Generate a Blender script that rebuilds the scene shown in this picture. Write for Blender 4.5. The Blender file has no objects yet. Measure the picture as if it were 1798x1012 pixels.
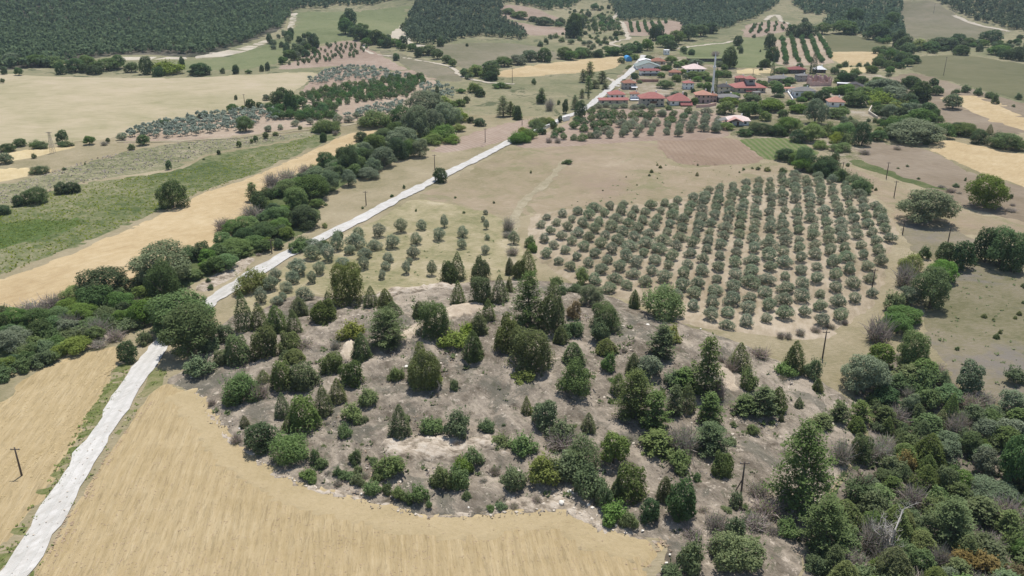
import bpy, math, random
import numpy as np
from mathutils.geometry import delaunay_2d_cdt
from mathutils import Vector, noise as mnoise

random.seed(7)
RNG = np.random.default_rng(7)
SC = bpy.context.scene
COL = SC.collection
PI = math.pi

# ------------------------------------------------------------------ camera, sky, sun, exposure
CAM_H, PITCH, FOC = 80.0, math.radians(22.0), 1450.0       # metres above the valley floor, downward tilt, focal length in survey pixels
W0, H0 = 1798.0, 1012.0
cam_d = bpy.data.cameras.new('camera')
cam = bpy.data.objects.new('camera', cam_d)
COL.objects.link(cam)
cam.location = (0, 0, CAM_H)
cam.rotation_euler = (PI / 2 - PITCH, 0, 0)
cam_d.sensor_fit = 'HORIZONTAL'
cam_d.angle = 2 * math.atan(W0 / 2 / FOC)
cam_d.clip_start = 1.0
cam_d.clip_end = 12000
SC.camera = cam

SUN_EL, SUN_AZ = math.radians(73), math.radians(18)          # azimuth from +Y towards +X
world = bpy.data.worlds.new('World')
SC.world = world
world.use_nodes = True
wn = world.node_tree.nodes
wn.clear()
sky = wn.new('ShaderNodeTexSky')
sky.sky_type = 'NISHITA'
sky.sun_disc = False
sky.sun_elevation = SUN_EL
sky.sun_rotation = SUN_AZ
sky.altitude = 300
bg = wn.new('ShaderNodeBackground')
bg.inputs[1].default_value = 0.10
wo = wn.new('ShaderNodeOutputWorld')
world.node_tree.links.new(sky.outputs[0], bg.inputs[0])
world.node_tree.links.new(bg.outputs[0], wo.inputs[0])
sun_d = bpy.data.lights.new('sun', 'SUN')
sun_d.energy = 4.8
sun_d.angle = math.radians(0.5)
sun_d.color = (1.0, 0.965, 0.91)
sun = bpy.data.objects.new('sun', sun_d)
COL.objects.link(sun)
_to_sun = Vector((math.sin(SUN_AZ) * math.cos(SUN_EL), math.cos(SUN_AZ) * math.cos(SUN_EL), math.sin(SUN_EL)))
sun.rotation_euler = _to_sun.to_track_quat('Z', 'Y').to_euler()
sun.location = (0, 0, 400)
SC.view_settings.view_transform = 'Standard'
SC.view_settings.look = 'None'
SC.view_settings.exposure = 0.33
SC.view_settings.gamma = 1.0
SC.view_settings.use_curve_mapping = False
SC.cycles.max_bounces = 8
SC.cycles.diffuse_bounces = 4
SC.cycles.transmission_bounces = 4
SC.cycles.transparent_max_bounces = 4
SC.cycles.volume_bounces = 0

# ------------------------------------------------------------------ the lie of the land
def gauss(x, y, x0, y0, a, sx, sy):
    return a * np.exp(-(((x - x0) / sx) ** 2 + ((y - y0) / sy) ** 2))

def sstep(t):
    t = np.clip(t, 0, 1)
    return t * t * (3 - 2 * t)

def hgt(x, y):
    x = np.asarray(x, float); y = np.asarray(y, float)
    z = 0.012 * np.maximum(y - 150, 0)
    z = z + gauss(x, y, 0, 160, 6.5, 52, 30)                 # the scrub hillock
    z = z + 2.0 * sstep((y - 175) / 40) - 1.5 * sstep((120 - y) / 40)
    z = z + gauss(x, y, 78, 112, -6, 26, 34)                 # gully with the wood
    z = z + gauss(x, y, -480, 1120, 66, 270, 240)            # forest hill
    z = z + gauss(x, y, -65, 1085, 30, 85, 150)
    z = z + gauss(x, y, 265, 1210, 50, 170, 190)
    z = z + gauss(x, y, 720, 1150, 62, 190, 220)
    z = z + gauss(x, y, 500, 1050, 18, 110, 170)
    z = z + gauss(x, y, -150, 760, 6, 90, 90)
    k = sstep((y - 260) / 200)
    z = z + k * (1.1 * np.sin(x / 61 + 1.0) * np.sin(y / 83) + 0.6 * np.sin(x / 29 + y / 41))
    r = sstep((y - 1300) / 1600) + sstep((np.abs(x) - 1100) / 1800)
    z = z + r * (150 + 45 * np.sin(x / 330 + 0.7) + 30 * np.sin(x / 140 + y / 260))
    return z

CP, SP = math.cos(PITCH), math.sin(PITCH)

def survey(px, py):
    """points of the photograph, in its own pixels, carried down along the line of sight to the land."""
    u = np.atleast_1d(np.asarray(px, float)) - W0 / 2
    v = np.atleast_1d(np.asarray(py, float)) - H0 / 2
    dx = u / FOC; dy = CP - v / FOC * SP; dz = -(SP + v / FOC * CP)
    n = len(u)
    t0 = np.full(n, 20.0); t1 = np.full(n, 6000.0); done = np.zeros(n, bool)
    t = 20.0
    while t < 4000 and not done.all():
        tn = t + max(3.0, t * 0.012)
        below = (CAM_H + dz * tn) < hgt(dx * tn, dy * tn)
        new = below & ~done
        t0[new] = t; t1[new] = tn
        done |= below
        t = tn
    for _ in range(22):
        m = (t0 + t1) / 2
        b = (CAM_H + dz * m) < hgt(dx * m, dy * m)
        t1 = np.where(b, m, t1); t0 = np.where(b, t0, m)
    return dx * t1, dy * t1, t1        # x, y, depth along the axis

def to_px(x, y, z):
    x = np.asarray(x, float); y = np.asarray(y, float); zz = np.asarray(z, float) - CAM_H
    d = y * CP - zz * SP
    v = -(y * SP + zz * CP)
    return W0 / 2 + FOC * x / d, H0 / 2 + FOC * v / d, d

def inside(poly, x, y):
    x = np.asarray(x, float); y = np.asarray(y, float)
    c = np.zeros(x.shape, bool)
    p = np.asarray(poly, float); q = np.roll(p, 1, 0)
    for (xi, yi), (xj, yj) in zip(p, q):
        if yi == yj: continue
        c ^= ((yi > y) != (yj > y)) & (x < (xj - xi) * (y - yi) / (yj - yi) + xi)
    return c

# ------------------------------------------------------------------ small helpers
def tag(o, label=None, cat=None, group=None, kind=None):
    if label: o['label'] = label
    if cat: o['category'] = cat
    if group: o['group'] = group
    if kind: o['kind'] = kind
    return o

def link(name, me, parent=None, loc=None):
    o = bpy.data.objects.new(name, me)
    COL.objects.link(o)
    if parent is not None: o.parent = parent
    if loc is not None: o.location = loc
    return o

def mesh_np(name, verts, faces, mats, midx=None, smooth=False):
    """faces: one integer array (n, k)."""
    me = bpy.data.meshes.new(name)
    verts = np.asarray(verts, np.float32); faces = np.asarray(faces, np.int32)
    n, k = faces.shape
    me.vertices.add(len(verts)); me.vertices.foreach_set('co', verts.ravel())
    me.loops.add(n * k); me.loops.foreach_set('vertex_index', faces.ravel())
    me.polygons.add(n)
    me.polygons.foreach_set('loop_start', np.arange(0, n * k, k, dtype=np.int32))
    for m in (mats if isinstance(mats, (list, tuple)) else [mats]): me.materials.append(m)
    if midx is not None: me.polygons.foreach_set('material_index', np.asarray(midx, np.int32))
    if smooth: me.polygons.foreach_set('use_smooth', np.ones(n, bool))
    me.update(calc_edges=True)
    return me

class MB:
    """collects boxes, tubes and polygons, then makes ONE mesh."""
    def __init__(s): s.v = []; s.f = []; s.m = []
    def poly(s, pts, m=0):
        b = len(s.v); s.v += [tuple(p) for p in pts]; s.f.append(tuple(range(b, b + len(pts)))); s.m.append(m)
    def box(s, x0, x1, y0, y1, z0, z1, m=0):
        b = len(s.v)
        s.v += [(x, y, z) for z in (z0, z1) for y in (y0, y1) for x in (x0, x1)]
        for f in ((0, 2, 3, 1), (4, 5, 7, 6), (0, 1, 5, 4), (2, 6, 7, 3), (0, 4, 6, 2), (1, 3, 7, 5)):
            s.f.append(tuple(b + i for i in f)); s.m.append(m)
    def tube(s, pts, rads, n=6, m=0, cap=True):
        rings = []
        for i, p in enumerate(pts):
            p = Vector(p)
            a = Vector(pts[max(i - 1, 0)]); c = Vector(pts[min(i + 1, len(pts) - 1)])
            d = (c - a).normalized() if (c - a).length > 1e-9 else Vector((0, 0, 1))
            t = d.cross(Vector((0.3, 1, 0.1))).normalized(); w = d.cross(t)
            b = len(s.v)
            for j in range(n):
                q = p + (t * math.cos(2 * PI * j / n) + w * math.sin(2 * PI * j / n)) * rads[i]
                s.v.append(tuple(q))
            rings.append(b)
        for a, b in zip(rings, rings[1:]):
            for j in range(n):
                s.f.append((a + j, a + (j + 1) % n, b + (j + 1) % n, b + j)); s.m.append(m)
        if cap:
            s.f.append(tuple(rings[-1] + j for j in range(n))); s.m.append(m)
    def lathe(s, prof, n=12, m=0):
        s.tube([(0, 0, z) for r, z in prof], [max(r, .002) for r, z in prof], n, m)
    def mesh(s, name, mats, smooth=False):
        me = bpy.data.meshes.new(name)
        me.from_pydata(s.v, [], s.f)
        for m in (mats if isinstance(mats, (list, tuple)) else [mats]): me.materials.append(m)
        me.polygons.foreach_set('material_index', np.asarray(s.m, np.int32))
        if smooth: me.polygons.foreach_set('use_smooth', np.ones(len(s.f), bool))
        me.update()
        return me

# ------------------------------------------------------------------ materials
def new_mat(name):
    m = bpy.data.materials.new(name); m.use_nodes = True
    nt = m.node_tree; nt.nodes.clear()
    return m, nt, nt.nodes, nt.links

def ramp(N, cols, pos=None):
    r = N.new('ShaderNodeValToRGB'); e = r.color_ramp.elements
    while len(e) < len(cols): e.new(0.5)
    for i, c in enumerate(cols):
        e[i].position = pos[i] if pos else i / (len(cols) - 1)
        e[i].color = (*c, 1)
    return r

def noise_tex(N, L, vec, scale, detail=4, rough=0.6, dist=0.0):
    n = N.new('ShaderNodeTexNoise'); n.inputs['Scale'].default_value = scale
    n.inputs['Detail'].default_value = detail; n.inputs['Roughness'].default_value = rough
    n.inputs['Distortion'].default_value = dist
    L.new(vec, n.inputs['Vector'])
    return n.outputs['Fac']

def math_n(N, L, op, a, b=None, clamp=False):
    n = N.new('ShaderNodeMath'); n.operation = op; n.use_clamp = clamp
    for i, x in enumerate((a, b)):
        if x is None: continue
        if isinstance(x, (int, float)): n.inputs[i].default_value = x
        else: L.new(x, n.inputs[i])
    return n.outputs[0]

def mixc(N, L, fac, a, b, typ='MIX'):
    n = N.new('ShaderNodeMix'); n.data_type = 'RGBA'; n.blend_type = typ
    for s, x in ((n.inputs[0], fac), (n.inputs[6], a), (n.inputs[7], b)):
        if isinstance(x, (int, float)): s.default_value = x
        elif isinstance(x, tuple): s.default_value = (*x, 1)
        else: L.new(x, s)
    return n.outputs[2]

def ground(name, cols, big=0.02, mid=0.16, fine=1.3, ang=0.0, stretch=3.0, wts=(.45, .35, .35), rows=None,
           spots=None, streaks=None, bump=0.25, contrast=1.0):
    """soil or field cover: three scales of noise (the finest one drawn out along a direction), optional crop rows, spots and patches."""
    m, nt, N, L = new_mat(name)
    geo = N.new('ShaderNodeNewGeometry'); P = geo.outputs['Position']
    def mapped(sx, sy, a):
        mp = N.new('ShaderNodeMapping'); mp.vector_type = 'TEXTURE'
        mp.inputs['Rotation'].default_value = (0, 0, a); mp.inputs['Scale'].default_value = (sx, sy, 1)
        L.new(P, mp.inputs['Vector']); return mp.outputs[0]
    flat = mapped(1, 1, 0)
    str_v = mapped(1, stretch, ang)
    a = noise_tex(N, L, flat, big, 5, .6, .4)
    b = noise_tex(N, L, flat, mid, 6, .65, .3)
    c = noise_tex(N, L, str_v, fine, 6, .7)
    s = math_n(N, L, 'MULTIPLY', a, wts[0])
    s = math_n(N, L, 'ADD', s, math_n(N, L, 'MULTIPLY', b, wts[1]))
    s = math_n(N, L, 'ADD', s, math_n(N, L, 'MULTIPLY', c, wts[2]))
    tot = sum(wts)
    s = math_n(N, L, 'SUBTRACT', s, tot * .5)
    s = math_n(N, L, 'MULTIPLY', s, 4.3 / tot * contrast)
    s = math_n(N, L, 'ADD', s, .5, True)
    col = ramp(N, cols); L.new(s, col.inputs[0]); out = col.outputs[0]
    if rows:                                   # (period, angle, colour, strength)
        per, ra, rc, rs = rows
        w = N.new('ShaderNodeTexWave'); w.wave_type = 'BANDS'; w.bands_direction = 'X'
        w.inputs['Scale'].default_value = 1.0 / per * (2 * PI) / 20 * 1.0
        w.inputs['Distortion'].default_value = 1.2; w.inputs['Detail'].default_value = 3; w.inputs['Detail Scale'].default_value = 1.5
        L.new(mapped(1, 1, ra), w.inputs['Vector'])
        br = noise_tex(N, L, flat, .35, 4)
        f = math_n(N, L, 'MULTIPLY', math_n(N, L, 'POWER', w.outputs['Fac'], 1.6), math_n(N, L, 'MULTIPLY', br, 1.7 * rs), True)
        out = mixc(N, L, f, out, rc)
    for sp in (spots or []):                   # (scale, threshold, softness, colour, strength)
        sc_, th, so, c_, st = sp
        f = noise_tex(N, L, flat, sc_, 6, .68, .6)
        f = math_n(N, L, 'MULTIPLY', math_n(N, L, 'SUBTRACT', f, th), 1.0 / so, True)
        out = mixc(N, L, math_n(N, L, 'MULTIPLY', f, st), out, c_)
    for sp in (streaks or []):                 # as spots, drawn out along the rows
        sc_, th, so, c_, st = sp
        f = noise_tex(N, L, str_v, sc_, 4, .6, .2)
        f = math_n(N, L, 'MULTIPLY', math_n(N, L, 'SUBTRACT', f, th), 1.0 / so, True)
        out = mixc(N, L, math_n(N, L, 'MULTIPLY', f, st), out, c_)
    d = N.new('ShaderNodeBsdfDiffuse'); d.inputs['Roughness'].default_value = .6
    L.new(out, d.inputs['Color'])
    if bump:
        bn = N.new('ShaderNodeBump'); bn.inputs['Strength'].default_value = .55; bn.inputs['Distance'].default_value = bump
        hh = math_n(N, L, 'ADD', c, math_n(N, L, 'MULTIPLY', b, .8))
        L.new(hh, bn.inputs['Height']); L.new(bn.outputs[0], d.inputs['Normal'])
    o = N.new('ShaderNodeOutputMaterial'); L.new(d.outputs[0], o.inputs[0])
    return m

GAIN = 2.25
def leaf_mat(name, dark, mid, light, var=.35, trans=.42, nsc=3.2):
    """foliage: each leaf clump, each stretch of the crown and each plant differs a little in its own colour."""
    m, nt, N, L = new_mat(name)
    geo = N.new('ShaderNodeNewGeometry'); oi = N.new('ShaderNodeObjectInfo')
    tc = N.new('ShaderNodeTexCoord')
    nz = noise_tex(N, L, tc.outputs['Object'], nsc, 3, .6)
    f = math_n(N, L, 'ADD', math_n(N, L, 'MULTIPLY', geo.outputs['Random Per Island'], .5), math_n(N, L, 'MULTIPLY', nz, .8))
    f = math_n(N, L, 'SUBTRACT', f, .15, True)
    r = ramp(N, [tuple(GAIN * c for c in k) for k in (dark, mid, light)]); L.new(f, r.inputs[0])
    hs = N.new('ShaderNodeHueSaturation')
    L.new(r.outputs[0], hs.inputs['Color'])
    rnd = oi.outputs['Random']
    L.new(math_n(N, L, 'ADD', math_n(N, L, 'MULTIPLY', rnd, var), 1 - var / 2), hs.inputs['Value'])
    h2 = math_n(N, L, 'FRACT', math_n(N, L, 'MULTIPLY', rnd, 7.31))
    L.new(math_n(N, L, 'ADD', math_n(N, L, 'MULTIPLY', h2, .045), .467), hs.inputs['Hue'])
    h3 = math_n(N, L, 'FRACT', math_n(N, L, 'MULTIPLY', rnd, 13.7))
    L.new(math_n(N, L, 'ADD', math_n(N, L, 'MULTIPLY', h3, .3), .8), hs.inputs['Saturation'])
    d = N.new('ShaderNodeBsdfDiffuse'); t = N.new('ShaderNodeBsdfTranslucent')
    L.new(hs.outputs[0], d.inputs[0]); L.new(hs.outputs[0], t.inputs[0])
    mx = N.new('ShaderNodeMixShader'); mx.inputs[0].default_value = trans
    L.new(d.outputs[0], mx.inputs[1]); L.new(t.outputs[0], mx.inputs[2])
    o = N.new('ShaderNodeOutputMaterial'); L.new(mx.outputs[0], o.inputs[0])
    return m

def plain(name, col, var=.25, scale=1.5, rough=.8, rows=None, coord='Object'):
    m, nt, N, L = new_mat(name)
    tc = N.new('ShaderNodeTexCoord'); v = tc.outputs[coord]
    nz = noise_tex(N, L, v, scale, 5, .65)
    lo = tuple(c * (1 - var) for c in col); hi = tuple(min(1, c * (1 + var)) for c in col)
    r = ramp(N, [lo, hi], [.3, .7]); L.new(nz, r.inputs[0]); out = r.outputs[0]
    p = N.new('ShaderNodeBsdfPrincipled'); p.inputs['Roughness'].default_value = rough
    p.inputs['Specular IOR Level'].default_value = .25
    L.new(out, p.inputs['Base Color'])
    o = N.new('ShaderNodeOutputMaterial'); L.new(p.outputs[0], o.inputs[0])
    return m

LEAF = {
    'J': leaf_mat('juniper_needles', (.033, .045, .017), (.062, .081, .030), (.102, .122, .050)),
    'P': leaf_mat('pine_needles', (.030, .045, .018), (.062, .088, .034), (.105, .135, .056)),
    'O': leaf_mat('olive_leaves', (.056, .072, .044), (.098, .119, .076), (.148, .170, .116), var=.25),
    'B': leaf_mat('broad_leaves', (.026, .043, .014), (.052, .085, .029), (.090, .132, .048)),
    'S': leaf_mat('bush_leaves', (.034, .050, .021), (.064, .090, .038), (.105, .132, .060)),
    'G': leaf_mat('fresh_green_leaves', (.034, .057, .016), (.063, .103, .030), (.100, .148, .046)),
    'Y': leaf_mat('yellow_green_leaves', (.048, .066, .017), (.092, .120, .030), (.145, .175, .052)),
    'W': leaf_mat('silvery_leaves', (.046, .062, .036), (.082, .105, .060), (.130, .155, .096)),
    'K': leaf_mat('dark_leaves', (.020, .034, .015), (.038, .062, .026), (.064, .096, .041)),
    'T': leaf_mat('dry_twigs', (.085, .074, .062), (.16, .138, .118), (.25, .22, .19), trans=.3),
    'R': leaf_mat('rusty_leaves', (.065, .055, .022), (.11, .088, .036), (.16, .125, .055)),
    'F': leaf_mat('forest_needles', (.022, .035, .022), (.044, .067, .037), (.084, .114, .060), var=.3, nsc=.16),
    'H': leaf_mat('fruit_tree_leaves', (.020, .042, .015), (.040, .078, .027), (.066, .115, .042)),
    'N': leaf_mat('straw', (.155, .122, .070), (.205, .165, .100), (.255, .210, .132), trans=.3),
    'Q': leaf_mat('blue_grey_leaves', (.062, .080, .064), (.105, .128, .105), (.155, .178, .148), nsc=.3),
}
BARK = plain('bark', (.13, .105, .085), .35, 6)
BARK_G = plain('grey_bark', (.19, .17, .15), .3, 6)
DEADW = plain('bleached_wood', (.50, .46, .41), .25, 5)
DEADR = plain('brown_deadwood', (.12, .075, .06), .3, 5)
# ------------------------------------------------------------------ ground and fields
def fbm(x, y, s, o=4):
    return mnoise.fractal(Vector((x / s, y / s, 3.3)), 1.0, 2.0, o)

TAN, PALE, GREENISH, PINK, OLIVE = (.30, .245, .150), (.40, .345, .225), (.215, .215, .105), (.275, .205, .150), (.18, .175, .09)
M = {}
M['land'] = ground('dry_pasture', [(.18, .165, .09), (.265, .228, .138), (.335, .28, .185), (.40, .345, .23)], .012, .09, .9, 0.15, .35)
M['far'] = ground('far_pasture', [(.14, .15, .085), (.205, .20, .115), (.29, .255, .16), (.36, .32, .215)], .008, .05, .3, 0.2, .4, spots=[(.05, .56, .06, (.075, .095, .05), .8)])
M['wheat'] = ground('ripe_wheat', [(.31, .237, .122), (.39, .30, .165), (.445, .35, .205), (.50, .408, .255)], .035, .22, 2.2, math.radians(8), 12, (.25, .3, .6), contrast=.75, bump=.5,
                    streaks=[(2.6, .57, .05, (.24, .188, .105), .4), (4.2, .60, .05, (.22, .17, .095), .35)], rows=(2.2, math.radians(8), (.29, .225, .125), .3))
M['headland'] = ground('wheat_headland', [(.35, .275, .152), (.415, .33, .195), (.465, .375, .232)], .035, .22, 1.4, 0, 1, contrast=.8, bump=.3)
M['gold'] = ground('golden_stubble', [(.40, .295, .165), (.47, .36, .21), (.54, .43, .27)], .03, .3, .9, -.75, 5, contrast=1.0, bump=.3)
M['palegold'] = ground('pale_stubble', [(.40, .31, .165), (.50, .40, .23), (.58, .48, .30)], .03, .2, .9, .5, 3, contrast=.8, bump=.1)
M['palefield'] = ground('pale_grass_field', [(.285, .26, .15), (.355, .31, .195), (.415, .35, .235), (.45, .375, .27)], .012, .06, .5, 1.45, 6, contrast=1.0, bump=.2)
M['weedy'] = ground('weedy_fallow', [(.115, .125, .062), (.19, .19, .105), (.27, .245, .155), (.36, .31, .22)], .03, .25, 1.2, .9, 2.5, (.3, .4, .5), bump=.35, contrast=1.2)
M['green'] = ground('green_crop', [(.080, .107, .045), (.125, .145, .064), (.185, .187, .098), (.25, .232, .14)], .03, .22, .8, .9, 2.5, (.4, .4, .5), bump=.4, contrast=1.3)
M['lush'] = ground('lush_crop', [(.06, .095, .03), (.095, .135, .045), (.14, .155, .07)], .05, .3, 1.0, .9, 2, bump=.35)
M['pinksoil'] = ground('pinkish_ploughed_soil', [(.26, .19, .145), (.345, .265, .205), (.42, .335, .27)], .02, .12, .8, .6, 5, rows=(2.2, .6, (.24, .17, .125), .45), contrast=.9, bump=.15)
M['browncrop'] = ground('brown_tilled_soil', [(.235, .17, .12), (.295, .22, .16), (.36, .28, .21)], .02, .1, .8, .3, 5, rows=(2.0, .0, (.235, .165, .115), .5), contrast=.8, bump=.2)
M['vine'] = ground('green_row_crop', [(.085, .12, .045), (.125, .165, .06), (.17, .19, .085)], .03, .15, .9, .3, 4, rows=(2.4, .0, (.28, .235, .15), .55), contrast=.9, bump=.3)
M['orchardsoil'] = ground('pale_orchard_soil', [(.30, .225, .165), (.38, .30, .225), (.47, .385, .30)], .03, .2, .8, 0, 2, contrast=.9, bump=.15)
M['grove'] = ground('olive_grove_soil', [(.22, .185, .115), (.315, .255, .175), (.40, .33, .24), (.47, .395, .30)], .02, .14, .8, -.3, 4, contrast=1.0, bump=.2)
M['oliveplot'] = ground('grassy_olive_plot', [(.20, .195, .10), (.285, .255, .145), (.37, .315, .20), (.46, .395, .275)], .035, .12, .6, math.radians(-8), .22, (.3, .5, .45), contrast=1.2, bump=.2)
M['meadow'] = ground('dry_meadow', [(.215, .19, .108), (.285, .238, .15), (.33, .262, .182), (.39, .32, .228)], .018, .10, .5, 0, .2, (.4, .4, .55), contrast=1.1, bump=.2, spots=[(.02, .52, .1, (.285, .215, .16), .6), (.05, .56, .06, (.20, .20, .10), .5), (.3, .62, .06, (.40, .345, .25), .5)])
M['pasture'] = ground('right_pasture', [(.15, .142, .078), (.205, .182, .112), (.24, .205, .145), (.28, .235, .18)], .02, .1, .7, .2, .5, contrast=1.1, bump=.2, spots=[(.03, .54, .08, (.20, .178, .155), .8)])
M['reddish'] = ground('reddish_grass', [(.195, .155, .105), (.25, .20, .145), (.31, .255, .19)], .015, .08, .7, .8, 3, contrast=1.0, bump=.2)
M['greypast'] = ground('grey_pasture', [(.155, .15, .09), (.205, .185, .125), (.255, .22, .16)], .012, .07, .5, .5, 3, contrast=1.0, bump=.2)
M['greenpast'] = ground('green_pasture', [(.135, .155, .075), (.18, .195, .10), (.225, .225, .125)], .012, .07, .5, .2, 2, contrast=1.0, bump=.2)
M['olivefield'] = ground('olive_brown_field', [(.115, .12, .065), (.155, .15, .085), (.19, .175, .105)], .012, .07, .5, .9, 4, contrast=.9, bump=.15)
M['scrub'] = ground('scrub_soil', [(.115, .095, .070), (.19, .16, .124), (.275, .232, .182), (.38, .322, .252)], .022, .20, .55, .5, 2.2, (.3, .55, .6), contrast=1.2, bump=1.2,
                    spots=[(.055, .53, .06, (.41, .345, .27), .6), (.09, .54, .05, (.135, .128, .10), .7), (.45, .57, .06, (.115, .112, .075), .7), (.9, .59, .05, (.50, .43, .35), .75), (2.2, .60, .05, (.095, .095, .06), .7)])
M['bare'] = ground('bare_marl', [(.36, .29, .215), (.48, .40, .305), (.60, .52, .41)], .05, .3, 1.2, .3, 2, contrast=1.1, bump=.5)
M['bank'] = ground('crumbling_bank', [(.19, .155, .115), (.33, .275, .21), (.46, .39, .31), (.52, .46, .38)], .05, .35, 1.1, 1.2, 2, (.2, .5, .5), contrast=1.5, bump=.8, spots=[(.6, .60, .06, (.10, .095, .055), .7)])
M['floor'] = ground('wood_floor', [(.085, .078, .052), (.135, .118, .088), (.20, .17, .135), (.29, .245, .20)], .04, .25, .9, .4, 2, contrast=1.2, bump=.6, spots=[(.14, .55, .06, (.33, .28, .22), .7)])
M['verge'] = ground('green_verge', [(.075, .105, .03), (.125, .145, .05), (.195, .19, .09), (.27, .235, .13)], .06, .4, 1.4, -.5, 2, contrast=1.2, bump=.4)
M['lushbank'] = ground('lush_stream_bank', [(.075, .10, .042), (.115, .135, .058), (.17, .17, .09)], .05, .3, 1.2, -.5, 2, bump=.5)
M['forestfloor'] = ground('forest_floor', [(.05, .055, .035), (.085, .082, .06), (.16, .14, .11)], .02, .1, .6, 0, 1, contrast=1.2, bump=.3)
M['village'] = ground('village_yards', [(.10, .12, .055), (.19, .175, .10), (.30, .25, .175), (.38, .33, .26)], .03, .15, .9, 0, 1, contrast=1.3, bump=.2)
M['road'] = ground('chalk_gravel', [(.42, .395, .35), (.54, .515, .475), (.63, .61, .575)], .08, .5, 1.6, -.6, 6, (.2, .4, .5), contrast=.8, bump=.03, spots=[(.35, .56, .12, (.44, .42, .38), .55), (1.1, .60, .08, (.40, .38, .34), .5)])
M['faint'] = ground('trodden_grass', [(.26, .23, .145), (.32, .275, .185), (.40, .345, .245)], .05, .3, .9, 0, 1, contrast=1.3, bump=.1)
M['track'] = ground('dirt_track', [(.40, .345, .26), (.49, .43, .34), (.56, .50, .41)], .05, .4, 1.4, 0, 1, bump=.1)

# one terrain sheet to the horizon
def axis(lo, hi, fine_lo, fine_hi, step, grow):
    a = list(np.arange(fine_lo, fine_hi, step)); s = step; x = a[-1]
    while x < hi: s *= grow; x += s; a.append(x)
    b = []; s = step; x = fine_lo
    while x > lo: s *= grow; x -= s; b.append(x)
    return np.array(b[::-1] + a)
xs = axis(-4200, 4200, -170, 170, 3.0, 1.055)
ys = axis(-900, 6500, 60, 330, 3.0, 1.035)
gx, gy = np.meshgrid(xs, ys)
gz = hgt(gx, gy)
nx, ny = len(xs), len(ys)
idx = np.arange(nx * ny).reshape(ny, nx)
quads = np.stack([idx[:-1, :-1], idx[:-1, 1:], idx[1:, 1:], idx[1:, :-1]], -1).reshape(-1, 4)
cy_ = gy[:-1, :-1].ravel()
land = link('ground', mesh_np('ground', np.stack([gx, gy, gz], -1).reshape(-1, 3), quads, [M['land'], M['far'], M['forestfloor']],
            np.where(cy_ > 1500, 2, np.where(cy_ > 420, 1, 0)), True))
tag(land, 'dry tan and green grassland carrying the fields and hills', kind='structure')

def smooth_loop(p, closed=True, n=6):
    p = np.asarray(p, float); k = len(p); out = []
    rng = range(k if closed else k - 1)
    for i in rng:
        if closed: a, b, c, d = p[(i - 1) % k], p[i], p[(i + 1) % k], p[(i + 2) % k]
        else: a, b, c, d = p[max(i - 1, 0)], p[i], p[i + 1], p[min(i + 2, k - 1)]
        for t in np.arange(n) / n:
            out.append(.5 * (2 * b + (c - a) * t + (2 * a - 5 * b + 4 * c - d) * t * t + (3 * b - a - 3 * c + d) * t ** 3))
    if not closed: out.append(p[-1])
    return np.array(out)

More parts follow.
